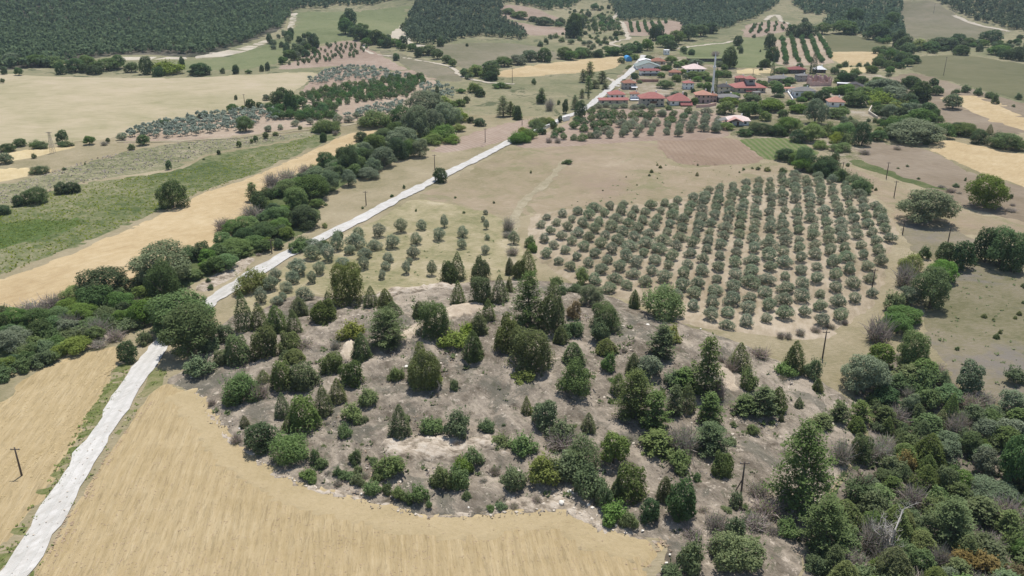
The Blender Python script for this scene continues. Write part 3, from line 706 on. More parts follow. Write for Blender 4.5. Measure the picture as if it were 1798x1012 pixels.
        X = np.stack([rr * np.cos(ph), rr * np.sin(ph), np.zeros(m)], 1)[:, None] * (1 + .25 * t[..., None]) + np.stack([0 * t, 0 * t, .3 + (.55 - .5 * rr[:, None]) * t], -1)
        P = np.vstack([P, X.reshape(-1, 3)]); Q = np.vstack([Q, np.tile([0, -.3, .8], (m * 9, 1))])
        V, F_ = clumps(P, Q + [0, 0, .3], .045 * z_, rng, .5)
        return V, F_, a, None
    if kind == 'C':
        a = 3.6
        P, Q = cone_pts(rng, n_(1100), a, 1.9, .6)
        V, F_ = clumps(P, Q + [0, 0, .8], .09 * z_, rng, .45)
        return V, F_, a, trunk_np(rng, .3, .08, .1, 3)
    if kind == 'T':
        a = .75
        m = 420
        ph = rng.uniform(0, 2 * PI, m); el = rng.uniform(.25, 1.4, m); r0 = rng.uniform(0, .32, m)
        p0 = rng.uniform(0, 2 * PI, m)
        B0 = np.stack([r0 * np.cos(p0), r0 * np.sin(p0), rng.uniform(0, .25, m)], 1)
        D_ = np.stack([np.cos(ph) * np.cos(el), np.sin(ph) * np.cos(el), np.sin(el)], 1) * rng.uniform(.2, .55, (m, 1))
        S_ = unit(np.cross(D_, rng.normal(0, 1, (m, 3)))) * rng.uniform(.006, .013, (m, 1))
        V = np.stack([B0 - S_, B0 + S_, B0 + D_ + S_ * .3, B0 + D_ - S_ * .3], 1).reshape(-1, 3)
        F_ = np.arange(4 * m).reshape(m, 4)
        k = 380
        d = unit(rng.normal(0, 1, (k, 3))); d[:, 2] = abs(d[:, 2])
        P = d * rng.uniform(.2, .46, (k, 1)) * [1, 1, 1.4]
        V2, F2 = clumps(P, d, .026, rng, .5)
        return np.vstack([V, V2]), np.vstack([F_, F2 + len(V)]), a, ('twigs', m)

KINDS = {  # code: object name, category, words for the label, foliage, crown shape, variants, group
    'J': ('juniper', 'juniper', 'dark conical juniper', 'J', 'J', 4), 'j': ('juniper', 'juniper', 'broad dark juniper', 'J', 'j', 3),
    'P': ('pine_tree', 'pine', 'shaggy green pine', 'P', 'P', 4), 'O': ('olive_tree', 'olive tree', 'round grey-green olive tree', 'O', 'O', 5),
    'o': ('young_olive_tree', 'olive tree', 'young grey-green olive tree', 'O', 'O', 5),
    'B': ('broadleaf_tree', 'tree', 'leafy mid-green tree', 'B', 'B', 5), 'W': ('silvery_tree', 'tree', 'pale silvery green tree', 'W', 'W', 4),
    'K': ('dark_tree', 'tree', 'dense dark green tree', 'K', 'K', 4), 'S': ('bush', 'bush', 'dull green bush', 'S', 'S', 5),
    'G': ('bright_bush', 'bush', 'bright green leafy bush', 'G', 'S', 4), 'Y': ('yellowish_bush', 'bush', 'yellow-green bush', 'Y', 'S', 3),
    'R': ('rusty_bush', 'bush', 'rusty orange-green bush', 'R', 'S', 3), 'C': ('cypress', 'cypress', 'slim dark cypress', 'K', 'C', 2),
    'T': ('thicket', 'thicket', 'grey twiggy thicket', 'T', 'T', 4), 'H': ('fruit_tree', 'fruit tree', 'dark green fruit tree', 'H', 'H', 4),
    'U': ('bright_tree', 'tree', 'fresh green leafy tree', 'G', 'B', 4),
}
_proto = {}
def proto(code, v, big=False):
    k = (code, v, big)
    if k not in _proto:
        name, cat, noun, leaf, shape, nv = KINDS[code]
        V, F_, a, tr = crown_of(shape, v, big)
        mats, mi = LEAF[leaf], None
        if isinstance(tr, tuple): mats, mi, tr = [LEAF['T'], LEAF['S']], np.r_[np.zeros(tr[1], int), np.ones(len(F_) - tr[1], int)], None
        lo, hi = np.percentile(V[:, 0], [2.5, 97.5]); wd = hi - lo
        ztop = np.percentile(V[:, 2], 99)
        V = V * [1 / wd, 1 / wd, 1]
        cm = norm_mesh('crown' if tr else name, V, F_, mats, ztop, mi)
        tm = None
        if tr:
            tr.v = [(x / wd, y / wd, z / ztop) for x, y, z in tr.v]
            tm = tr.mesh('trunk', BARK_G if code in 'OW' else BARK, True)
            # a small plant is one mesh of both
            n0 = len(V); fv = [(f[0], f[1], f[2], f[3]) for f in tr.f if len(f) == 4]
            Vs = np.vstack([np.column_stack([V[:, :2], V[:, 2] / ztop]), np.array(tr.v)])
            Fs = np.vstack([F_, np.array(fv) + n0])
            sm = mesh_np(name, Vs, Fs, [LEAF[leaf], BARK], np.r_[np.zeros(len(F_), int), np.ones(len(fv), int)])
        else: sm = cm
        _proto[k] = (cm, tm, sm)
    return _proto[k]

WK = {'J': .86, 'j': .86, 'K': .88, 'B': .92, 'U': .92, 'P': .9, 'S': .95}
REC = []          # every single plant: dict(o, px, py, code, H, W, group)
XY = []           # (x, y, radius) of what already stands
def put(code, x, y, Wm, Hm, px, py, group=None, wpx=20, dip=0.0):
    name, cat, noun, leaf, shape, nv = KINDS[code]
    cm, tm, sm = proto(code, random.randrange(nv), Wm > 5.2 and shape != 'T' and math.hypot(x, y) < 420)
    z = float(hgt(x, y)) - dip
    rz = random.uniform(0, 2 * PI)
    if tm is not None and wpx >= 13:
        o = link(name, None, loc=(x, y, z)); o.empty_display_size = .3
        link('crown', cm, o); link('trunk', tm, o)
    else:
        o = link(name, sm, loc=(x, y, z))
    o.rotation_euler = (0, 0, rz); o.scale = (Wm, Wm, Hm)
    tag(o, cat=cat, group=group)
    REC.append(dict(o=o, px=px, py=py, code=code, H=Hm, W=Wm))
    XY.append((x, y, Wm / 2))
    return o

def plant(ox, oy, s, text, group=None, hs=1.0, ws=1.0):
    """text: 'x,bottom,width,height,code; ...' read off one enlarged piece of the photograph whose corner is ox, oy and scale s."""
    rows = [e.split(',') for e in text.replace('\n', ' ').split(';') if e.strip()]
    px = np.array([ox + float(r[0]) / s for r in rows]); yb = np.array([oy + float(r[1]) / s for r in rows])
    w = np.array([float(r[2]) / s * ws * WK.get(r[4].strip(), 1) for r in rows]); h = np.array([float(r[3]) / s * hs for r in rows])
    x, y, d = survey(px, yb)
    sn = (CAM_H - hgt(x, y)) / np.sqrt(x * x + y * y + (CAM_H - hgt(x, y)) ** 2)
    yc = yb - .36 * w * sn
    x, y, d = survey(px, yc)
    sc = FOC / d; cs = np.sqrt(1 - sn * sn)
    for i, r in enumerate(rows):
        Wm = w[i] / sc[i]
        Hm = max((h[i] - .38 * w[i] * sn[i]) / (sc[i] * cs[i]), .5 * Wm)
        put(r[4].strip(), float(x[i]), float(y[i]), float(Wm), float(Hm), float(px[i]), float(yc[i]), group, w[i])

def fill(poly, n, codes, wr, ar, gap=.8, group=None, tries=14):
    """more plants of mixed kinds inside an outline, kept clear of those already standing."""
    p = np.array(poly, float); made = 0
    lo, hi = p.min(0), p.max(0)
    qx = RNG.uniform(lo[0], hi[0], n * tries); qy = RNG.uniform(lo[1], hi[1], n * tries)
    k = inside(poly, qx, qy); qx, qy = qx[k], qy[k]
    if not len(qx): return
    x, y, d = survey(qx, qy)
    A = np.array(XY)
    for i in range(len(qx)):
        Wm = random.uniform(*wr)
        if A.size:
            dd = np.hypot(A[:, 0] - x[i], A[:, 1] - y[i])
            if (dd < (A[:, 2] + Wm / 2) * gap).any(): continue
        c = random.choice(codes)
        put(c, float(x[i]), float(y[i]), Wm, Wm * random.uniform(*ar) * (1.2 if c in 'JP' else 1), float(qx[i]), float(qy[i]), group, Wm * FOC / d[i])
        A = np.vstack([A, [x[i], y[i], Wm / 2]]) if A.size else np.array([[x[i], y[i], Wm / 2]])
        made += 1
        if made >= n: break

def merged(name, label, pts, Wm, Hm, leaf, shape='round', nq=20, size=.24, kind='stuff', seed=1):
    """a far wood or orchard: every tree its own clumps, all in one mesh."""
    rng = np.random.default_rng(seed)
    nvar = 10; T = []
    for i in range(nvar):
        if shape == 'pine':
            u = rng.random(nq) ** .8; r = .5 * (1 - u) ** .7 * rng.uniform(.45, 1.05, nq); ph = rng.uniform(0, 2 * PI, nq)
            P = np.stack([r * np.cos(ph), r * np.sin(ph), .12 + .86 * u], 1); Nn = np.stack([np.cos(ph), np.sin(ph), .6 + u], 1)
        else:
            d = unit(rng.normal(0, 1, (nq, 3))); d[:, 2] = np.where(d[:, 2] < -.4, -d[:, 2], d[:, 2])
            P = d * rng.uniform(.55, 1, (nq, 1)) * [.42, .42, .38] + [0, 0, .58]; Nn = d
        if shape == 'pine' and i % 5 < 2:
            d = unit(rng.normal(0, 1, (nq, 3))); P = d * rng.uniform(.5, 1, (nq, 1)) * [.5, .5, .36] + [0, 0, .58]; Nn = d + [0, 0, .4]
        V, _ = clumps(P, Nn, size, rng, .6)
        if shape != 'pine':
            t = np.array([[-.04, 0, 0], [.04, 0, 0], [.03, 0, .45], [-.03, 0, .45], [0, -.04, 0], [0, .04, 0], [0, .03, .45], [0, -.03, .45]])
            V = np.vstack([V, t])
        T.append(V)
    n = len(pts); x, y = pts[:, 0], pts[:, 1]; z = hgt(x, y)
    var = rng.integers(0, nvar, n); a = rng.uniform(0, 2 * PI, n)
    Tm = np.array(T)[var]
    c, s = np.cos(a)[:, None], np.sin(a)[:, None]
    W_ = (Wm * rng.uniform(.7, 1.3, n))[:, None]; H_ = (Hm * rng.uniform(.7, 1.25, n))[:, None]
    X = (Tm[..., 0] * c - Tm[..., 1] * s) * W_ + x[:, None]; Y = (Tm[..., 0] * s + Tm[..., 1] * c) * W_ + y[:, None]
    Z = Tm[..., 2] * H_ + z[:, None]
    V = np.stack([X, Y, Z], -1).reshape(-1, 3)
    o = link(name, mesh_np(name, V, np.arange(len(V)).reshape(-1, 4), LEAF[leaf]))
    tag(o, label, kind=kind)
    return o

def scatter_px(poly, spacing, seed=3, keep=1.0):
    """jittered lattice over the land that falls inside an outline of the photograph."""
    p = np.array(poly, float); pp = smooth_loop(p, n=3)
    x, y, _ = survey(pp[:, 0], np.clip(pp[:, 1], -60, 2000))
    rng = np.random.default_rng(seed)
    a, b = np.meshgrid(np.arange(x.min(), x.max(), spacing), np.arange(y.min(), y.max(), spacing))
    a = a.ravel() + rng.uniform(-.45, .45, a.size) * spacing; b = b.ravel() + rng.uniform(-.45, .45, b.size) * spacing
    u, v, _ = to_px(a, b, hgt(a, b))
    wb = np.array([mnoise.noise(Vector((q[0] / 22, q[1] / 22, 5.0))) for q in zip(a, b)]); wv = np.array([mnoise.noise(Vector((q[0] / 22, q[1] / 22, 15.0))) for q in zip(a, b)])
    k = inside(pp, u + 10 * wb, v + 5 * wv) & (rng.random(a.size) < keep * np.clip(1.25 + 1.2 * wb, .35, 1))
    return np.column_stack([a[k], b[k]])
# ------------------------------------------------------------------ the plants, area by area
K_ = 4.4775
HG = 'junipers, pines and bushes on the scrub hillock'
# big trees by the road and the hillock's left flank
plant(200, 430, K_, '''560,720,450,330,B; 600,915,400,410,B; 115,935,160,175,K; 235,795,120,115,S; 245,645,190,200,U; 1090,375,210,185,Y;
860,790,170,170,S; 740,860,160,140,S''', 'trees and bushes by the road bend')
plant(200, 430, K_, '''1030,700,160,320,J; 1150,690,160,220,J; 1285,720,180,230,J; 1420,720,140,200,J; 1460,580,150,160,J; 1650,630,210,190,j;
1190,915,215,265,j; 990,965,210,250,j; 840,955,120,120,j; 1390,870,175,185,j; 1390,930,150,100,S; 1505,850,150,110,T''', HG)
OG = 'young olive trees in the grassy plot by the road'
plant(200, 430, K_, '''1560,130,120,125,o; 1620,245,90,115,o; 1450,245,140,135,o; 1410,315,100,110,o; 1560,310,75,105,o; 1270,295,95,110,o;
1230,375,115,125,o; 1360,385,95,95,o; 1160,470,95,140,o; 1330,450,65,75,o; 1500,470,130,135,o; 1290,490,85,85,o''', OG)
plant(560, 330, K_, '''145,505,100,150,o; 75,590,105,150,o; 20,520,65,95,o; 310,412,105,100,o; 285,490,110,130,o; 240,535,85,85,o; 475,400,95,120,o;
435,500,85,90,o; 645,362,95,122,o; 580,490,105,120,o; 810,340,75,90,o; 765,455,88,105,o; 745,565,75,110,o; 370,565,100,90,o; 355,650,88,110,o;
545,600,85,90,o; 525,655,80,78,o; 498,728,55,82,o; 190,625,95,75,o; 690,685,65,112,o; 715,612,42,62,o; 985,320,48,110,o; 945,427,88,112,o;
1130,400,82,102,o; 1125,490,68,88,o; 890,700,58,130,o; 1310,215,32,42,o; 1290,272,34,52,o; 1318,332,42,82,o; 1325,417,42,52,o; 1310,532,62,82,o; 1530,452,62,112,o''', OG)
plant(560, 330, K_, '''1660,470,75,92,G; 1680,512,65,75,G; 1490,350,85,120,T; 1480,400,70,60,T; 1520,540,90,80,T; 765,190,22,26,S; 1070,85,20,18,S; 1375,125,18,20,S; 1140,205,22,22,S; 570,75,22,22,S''')
plant(560, 330, K_, '1640,690,150,200,J; 1500,690,75,135,J; 1575,722,115,150,j', HG)
plant(500, 430, K_, '''490,495,275,325,j; 345,565,110,190,J; 680,505,130,175,J; 795,525,135,170,J; 850,600,175,150,J; 800,845,275,330,P; 610,930,155,225,J;
530,755,155,150,Y; 1060,595,115,145,J; 1180,745,260,285,j; 1290,310,150,180,j; 1360,290,140,225,J; 1540,285,155,180,j; 1365,492,125,200,J; 1545,485,175,230,j; 1690,478,155,230,J;
1765,390,65,130,J; 1600,612,120,180,J; 1525,722,150,180,J; 1340,812,180,130,Y; 1440,725,125,105,Y; 1480,932,165,245,J; 400,830,75,80,T''', HG)
plant(850, 430, K_, '''370,690,250,455,P; 520,705,215,370,j; 190,865,230,290,j; 370,1005,330,330,j; 1180,512,95,150,J; 960,692,235,225,j; 835,512,180,190,W; 615,400,75,90,S;
730,402,135,90,S; 760,322,92,140,Y; 560,332,95,75,S; 710,602,100,165,R; 600,792,120,150,J; 700,742,155,140,S; 890,792,125,200,S; 960,872,170,130,J; 980,1012,105,155,G; 700,962,175,185,J;
1390,925,185,285,P; 1470,792,135,155,Y; 1100,852,50,40,T; 1180,782,40,40,T''', HG)
plant(850, 430, K_, '1395,605,275,275,G', HG)
plant(330, 620, K_, '''100,192,195,165,S; 430,402,260,235,G; 560,392,145,155,T; 350,425,115,100,S; 600,262,125,125,J; 760,305,195,235,j; 930,302,235,205,j; 840,92,175,120,J; 1130,180,180,175,j;
1290,272,185,205,j; 1180,402,145,195,J; 750,525,135,205,J; 930,645,245,295,j; 1070,512,155,245,J; 800,645,135,140,J; 1420,435,145,140,S; 1290,565,135,155,Y; 1380,582,92,82,S; 1240,685,105,125,S;
1640,245,125,130,S; 1670,685,185,265,J; 580,795,245,245,K; 450,602,92,105,J; 790,885,255,245,G; 1000,882,75,132,S; 1055,915,92,85,S; 1320,885,92,122,S; 1620,1002,205,185,S; 945,1022,115,95,G;
1180,992,65,92,S; 1110,972,62,42,T; 1340,952,62,62,S; 380,722,85,85,T; 190,422,62,62,T; 1250,1015,120,70,S; 800,915,50,35,T''', HG)
plant(680, 620, K_, '''290,302,265,335,j; 350,302,150,140,Y; 520,302,82,92,S; 340,652,175,132,S; 570,682,185,225,S; 780,642,112,112,S; 920,602,42,46,S; 550,752,52,62,T; 900,772,155,125,S; 1070,822,185,175,S;
1250,622,190,240,W; 1360,702,175,172,S; 1330,772,155,100,T; 1095,502,92,155,J; 1580,642,125,165,J; 1500,362,255,295,S; 1075,252,160,112,Y; 840,962,82,62,T''', HG)
plant(480, 760, K_, '''1330,485,190,195,S; 1450,472,155,205,S; 1480,352,135,155,G; 1570,295,135,165,S; 1520,552,85,92,J; 670,420,120,100,S; 770,500,130,110,S; 900,490,90,90,S; 980,545,100,110,S; 1045,570,80,90,S; 1130,580,130,160,S; 1225,615,50,80,S; 1185,560,70,60,T; 820,390,90,70,S; 720,370,70,50,T; 510,430,60,60,T''', HG)
plant(840, 760, K_, '''270,475,185,195,S; 520,425,205,235,Y; 680,405,205,225,S; 800,355,265,305,S; 1060,285,225,275,U; 870,525,235,245,S; 1190,555,245,285,j; 1090,535,125,165,J; 1000,625,115,205,S;
1070,705,185,155,G; 1190,785,145,145,S; 1350,725,175,195,K; 1600,725,240,330,K; 1460,565,135,205,J; 1560,305,175,155,S; 1710,405,85,85,S; 650,145,205,155,T; 130,345,80,70,T; 180,610,80,60,S; 90,625,60,50,S; 280,605,70,50,T; 460,560,80,50,T''', HG)
plant(1040, 580, K_, '''320,375,125,185,J; 440,402,175,195,W; 200,532,135,185,J; 320,742,265,405,P; 500,832,225,335,P; 650,702,135,255,P; 740,662,145,235,J; 870,562,230,490,P; 720,502,205,205,P;
920,762,175,265,P; 900,1002,265,265,P; 700,1002,205,235,T; 500,1002,235,195,P; 640,482,155,155,S; 990,582,95,205,T; 1150,342,190,235,J; 1090,352,100,130,T; 1580,352,165,255,J; 1510,372,155,112,G;
1490,402,72,52,T; 1730,402,135,175,S; 1770,492,95,105,J; 1220,492,125,185,S; 1190,672,185,165,P; 1330,702,205,245,P; 1450,662,145,205,J; 1620,622,75,95,J; 1485,727,42,62,J; 1260,832,92,85,S; 1105,762,42,42,S; 1205,907,36,32,S;
1310,230,150,50,T; 1010,272,65,82,T; 1540,75,60,60,T; 1480,70,60,60,T''', HG)
GW = 'trees and thickets in the gully wood'
plant(1160, 786, K_, '''480,252,172,205,j; 580,482,112,135,S; 430,682,165,155,T; 590,772,192,225,S; 510,532,92,62,S; 1000,722,165,145,S; 880,712,105,92,T; 250,742,155,92,T; 250,1000,235,255,S; 630,1060,380,320,S;
430,832,135,112,T; 830,572,205,155,T; 740,662,205,135,T; 760,400,150,110,T; 690,240,35,30,S; 640,130,30,30,T; 90,1040,160,110,S''', HG)
plant(1160, 786, K_, '1060,535,430,700,P; 1280,885,340,460,P; 1230,1005,175,145,S; 1400,952,205,155,T; 1530,962,175,145,T; 1460,842,200,200,S', GW)
plant(1398, 786, K_, '''600,862,245,305,T; 850,202,135,175,R; 1020,242,185,195,J; 1190,152,155,125,T; 1170,402,190,255,j; 1470,222,185,225,W; 1690,352,265,465,B; 1560,472,345,185,W; 1640,642,255,265,T;
1200,802,335,405,P; 1430,642,285,255,P; 1000,702,185,185,S; 560,322,135,105,S; 770,312,155,135,S; 830,532,155,135,S; 1540,802,205,125,T; 1700,832,205,185,S; 1300,1002,225,195,R; 1480,1012,225,175,R;
980,1014,205,205,U; 620,1002,135,125,G; 840,882,155,155,S; 1350,722,155,125,T; 1740,1014,125,95,R; 1120,960,150,200,T; 1560,1030,200,120,S; 760,1010,130,90,T''', GW, .95, .88)
plant(1398, 600, K_, '''650,232,235,225,U; 890,245,290,345,B; 530,432,330,330,W; 160,402,92,115,J; 810,392,165,145,S; 980,332,235,205,B; 1100,272,135,115,T; 1140,372,125,145,S; 1340,422,205,275,W; 1690,342,155,155,S;
1690,592,215,215,W; 1480,502,185,85,T; 1360,542,205,125,T; 700,502,255,155,K; 890,592,135,185,W; 780,642,165,145,T; 1180,502,225,155,B; 1200,642,155,245,J; 1130,682,135,155,J; 320,642,165,175,P; 500,642,175,185,P;
470,732,165,145,J; 200,702,165,135,P; 710,732,115,145,J; 830,722,105,85,S; 980,782,175,175,J; 830,802,125,115,S; 800,872,125,155,J; 900,852,155,135,S; 1190,832,185,125,W; 1230,742,135,175,T; 1350,902,175,195,B; 1500,802,225,195,W;
1690,782,205,175,W; 1570,622,205,105,S; 500,965,190,230,j; 1180,962,215,185,W; 1010,832,95,95,T; 340,992,185,235,T; 640,720,100,80,S; 1290,700,120,160,T; 620,590,120,120,S; 1450,960,170,150,W''', GW, .95, .88)
plant(1398, 400, K_, '''900,362,155,155,Y; 850,482,145,205,T; 900,642,175,175,W; 1050,662,265,335,B; 1150,442,205,175,U; 750,662,175,155,S; 830,765,255,125,U; 790,855,225,175,B; 640,925,185,225,T;
1010,257,92,112,S; 1160,292,155,175,K; 1300,337,155,225,K; 1480,285,170,275,K; 1600,330,280,330,B; 1690,360,160,240,K; 1785,282,45,75,S; 1475,712,46,36,J; 1550,732,26,22,J; 1720,722,32,32,J; 1752,692,42,36,J;
1572,877,52,46,J; 1602,837,32,32,J; 1265,967,32,32,S; 30,860,70,70,T; 150,830,80,40,T; 270,800,70,40,T; 385,770,40,40,T; 1785,600,30,25,J; 1785,470,40,35,J''', 'bushes and trees around the right pasture')
# the grove: staggered columns, heading a little to the right
gx0, gy0, _d = survey([1246], [560]); gx0, gy0 = float(gx0[0]), float(gy0[0])
ga = math.radians(16.5); gu = np.array([math.sin(ga), math.cos(ga)]); gv = np.array([math.cos(ga), -math.sin(ga)])
GP = [(932, 382), (990, 376), (1060, 366), (1180, 354), (1290, 322), (1360, 310), (1430, 312), (1500, 335), (1540, 362), (1572, 405), (1568, 440), (1550, 480), (1538, 520), (1500, 556), (1440, 575), (1300, 585), (1240, 578), (1195, 545), (1120, 520), (1070, 520), (1030, 500), (985, 478), (948, 445)]
gl = []
for i in range(-40, 40):
    for j in range(-25, 40):
        q = np.array([gx0, gy0]) + gv * (4.15 * i) + gu * (8.2 * (j + (.5 if i % 2 else 0)))
        gl.append((i, j, q[0] + random.gauss(0, .22), q[1] + random.gauss(0, .3)))
gl_a = np.array(gl)
gpx, gpy, gd = to_px(gl_a[:, 2], gl_a[:, 3], hgt(gl_a[:, 2], gl_a[:, 3]))
gin = inside(GP, gpx, gpy)
cols_ = sorted({int(i) for i in gl_a[gin, 0]})
_u = ['zeroth', 'first', 'second', 'third', 'fourth', 'fifth', 'sixth', 'seventh', 'eighth', 'ninth', 'tenth', 'eleventh', 'twelfth', 'thirteenth', 'fourteenth', 'fifteenth', 'sixteenth', 'seventeenth', 'eighteenth', 'nineteenth']
ORD = list(_u)
for t_, e_ in (('twent', 2), ('thirt', 3), ('fort', 4), ('fift', 5), ('sixt', 6), ('sevent', 7), ('eight', 8), ('ninet', 9)):
    ORD += [t_ + 'ieth'] + [t_ + 'y-' + _u[i] for i in range(1, 10)]
n_grove = 0
for ci, c in enumerate(cols_):
    k = np.where(gin & (gl_a[:, 0] == c))[0]
    k = k[np.argsort(gl_a[k, 1])]
    for ri, t in enumerate(k):
        sm = .8 if gpx[t] < 1010 else 1.0
        Wm = random.choice((1, 1, 1, .8)) * random.uniform(2.95, 3.65) * sm
        o = put('O', float(gl_a[t, 2]), float(gl_a[t, 3]), Wm, Wm * random.uniform(.82, 1.02), float(gpx[t]), float(gpy[t]), 'olive trees of the large grove', 22)
        REC[-1]['label'] = f'round olive tree, {ORD[ri + 1]} from the front in {ORD[ci + 1]} column of the large grove'
        n_grove += 1
print('grove', n_grove, 'columns', len(cols_))

# right side, behind the grove
plant(1398, 220, K_, '''1020,802,340,290,W; 1480,668,285,270,U; 60,362,165,185,B; 220,412,205,165,K; 140,385,110,90,G; 500,542,155,125,S; 440,492,135,105,S; 340,452,92,112,S; 550,520,90,90,S; 380,440,90,90,S; 625,517,26,26,J; 1255,492,42,36,S; 1330,442,22,32,S;
800,347,26,16,S; 870,332,22,22,S; 405,322,26,26,S; 1215,535,70,32,T; 1280,545,42,16,T; 1140,498,50,18,T; 930,152,330,175,W; 1040,152,92,85,S; 1140,112,185,125,B; 1250,82,120,100,K; 1320,95,205,105,B; 1430,152,155,115,K; 1560,172,155,115,S; 1650,202,205,135,B; 1750,205,115,85,B; 1515,77,62,82,J;
1690,580,40,40,S; 1640,560,30,30,S; 1700,640,40,25,T; 1690,690,70,25,T; 960,430,25,20,S''', 'bushes and trees on the right slope')
plant(1240, 130, K_, '''150,325,155,135,U; 340,355,195,165,B; 500,305,205,125,U; 350,225,125,92,S; 560,185,105,135,B; 720,300,130,85,S; 800,210,110,90,B; 905,228,155,120,K; 1020,358,175,115,U; 1160,265,205,155,B; 1250,205,155,125,U; 1080,172,175,105,U; 1350,242,185,112,Y; 1510,305,175,112,Y;
1400,155,205,145,W; 1460,225,185,155,W; 1610,122,155,125,K; 1670,235,175,145,K; 1380,335,175,115,K; 1330,135,165,105,W; 640,475,195,165,U; 850,405,175,255,W; 720,545,155,135,K; 820,545,185,185,U; 440,485,205,80,K; 300,495,135,70,K; 550,495,155,112,K; 1070,525,195,175,U; 1010,545,112,112,Y; 1220,575,125,245,K; 1340,535,145,112,B;
1430,495,105,92,B; 1600,535,245,155,W; 1680,425,205,185,B; 1700,505,135,125,W; 900,595,105,92,Y; 1060,620,150,80,G; 1010,685,62,92,S; 620,695,175,135,K; 730,720,180,150,B; 750,775,145,145,U; 930,815,205,185,K; 1130,372,42,52,S; 1275,382,32,42,S; 1325,387,42,52,S; 160,445,125,70,U; 75,465,62,112,O; 1245,640,82,46,T; 1500,602,62,42,T;
1070,62,105,85,K; 1150,65,85,90,K; 1220,85,95,85,B; 1040,835,65,125,S; 290,760,22,30,S; 260,780,16,20,S; 360,750,20,25,S; 410,760,40,40,S; 480,770,50,45,Y; 600,790,60,70,S; 1110,730,30,30,S; 1330,920,24,26,J; 640,390,80,60,B; 1570,420,120,120,U; 1480,410,110,100,B; 1760,420,80,110,U''', 'trees below the village', .78, .94)
# stream trees
SG = 'trees and thickets along the stream'
plant(0, 430, K_, '''850,455,375,265,K; 1290,335,375,335,W; 1290,475,260,335,K; 1100,322,85,92,Y; 1110,462,135,135,U; 950,535,205,155,B; 770,525,255,205,B; 620,485,235,155,U; 430,525,175,145,T; 250,565,205,112,T; 300,685,265,175,K; 130,655,205,155,B; 100,855,225,185,W; 280,845,175,115,G;
420,775,155,125,S; 550,725,175,135,W; 700,705,175,115,B; 650,605,205,135,U; 470,625,205,135,U; 850,605,205,105,S; 30,705,125,155,K; 40,1005,165,115,U; 200,995,135,125,S; 340,965,175,125,S; 420,935,125,92,S; 620,865,225,125,Y; 780,825,125,62,T; 910,765,135,105,T; 1020,695,155,105,S; 30,560,110,90,S; 1180,560,120,100,U;
1540,280,130,80,U; 1640,210,130,90,U; 1500,140,120,130,B; 1600,130,150,150,K; 1720,130,150,130,U; 900,690,110,80,S; 1230,640,60,60,S; 1660,355,45,45,S; 1640,300,40,40,S; 350,560,120,90,T; 560,560,200,130,U''', SG)
plant(380, 230, K_, '''60,795,125,115,T; 130,835,155,125,B; 60,935,155,135,U; 250,835,205,155,U; 380,865,175,135,B; 290,565,92,155,P; 340,645,135,165,K; 280,695,155,115,T; 440,445,125,115,T; 560,405,145,105,T; 450,515,125,85,T; 700,775,225,175,K; 480,755,185,155,U; 620,625,205,175,U; 740,565,265,205,B; 560,525,175,135,B;
700,355,105,92,T; 780,405,155,115,W; 880,495,175,175,W; 1040,445,115,135,W; 1060,355,165,235,K; 940,335,125,105,W; 860,285,155,115,K; 1190,385,155,92,W; 1230,335,125,115,W; 1150,255,135,115,B; 1320,295,195,165,W; 1240,185,185,155,B; 1420,235,145,175,K; 1510,215,115,135,B; 1600,215,135,145,W; 1450,130,225,150,W; 1330,100,160,110,K;
490,935,85,85,K; 160,1000,250,130,U; 40,1000,150,105,U; 280,930,150,100,B; 400,930,90,90,U; 560,860,120,100,U; 1140,90,120,80,K; 1000,240,120,110,K; 660,480,140,110,B; 860,590,26,22,S; 1380,520,25,20,S; 1150,615,20,20,S; 1475,455,22,32,S; 850,765,40,40,Y; 335,985,40,25,T''', SG)
plant(380, 230, K_, '1760,412,125,118,K', 'bushes beside the white road')
plant(380, 230, K_, '680,915,115,85,S; 640,960,120,100,S; 760,930,110,80,O; 950,860,90,80,S; 840,920,80,70,S', 'bushes beside the white road')
plant(560, 120, K_, '''840,395,255,205,W; 760,565,205,255,W; 900,535,185,205,W; 1000,475,195,195,W; 650,455,185,155,K; 620,565,165,135,B; 710,455,90,80,Y; 1110,435,125,115,Y; 1100,505,105,62,Y; 980,565,205,85,G; 900,605,155,62,G; 1260,458,92,62,K; 1195,435,62,52,K; 930,275,42,135,C; 980,285,92,62,Y; 1100,305,105,62,G;
1160,275,52,62,S; 1270,228,82,62,K; 1220,195,105,82,Y; 1120,200,70,40,G; 430,475,235,72,G; 60,505,155,85,G; 35,585,52,72,K; 540,440,110,60,G; 780,470,130,120,K; 1050,600,120,60,G''', SG)
plant(560, 120, K_, '''1450,385,105,160,P; 1505,382,62,115,P; 1560,405,72,92,S; 1755,282,75,120,P; 1140,72,42,52,B; 1230,65,125,72,U; 1350,102,92,72,K; 1190,90,60,50,S; 1560,600,130,90,G; 1700,500,125,105,S; 1640,560,110,80,G; 1760,470,60,60,S; 1600,505,60,40,Y; 1420,160,90,40,G; 1690,120,30,40,S; 1480,160,60,30,S''', 'scattered trees in the valley meadow')
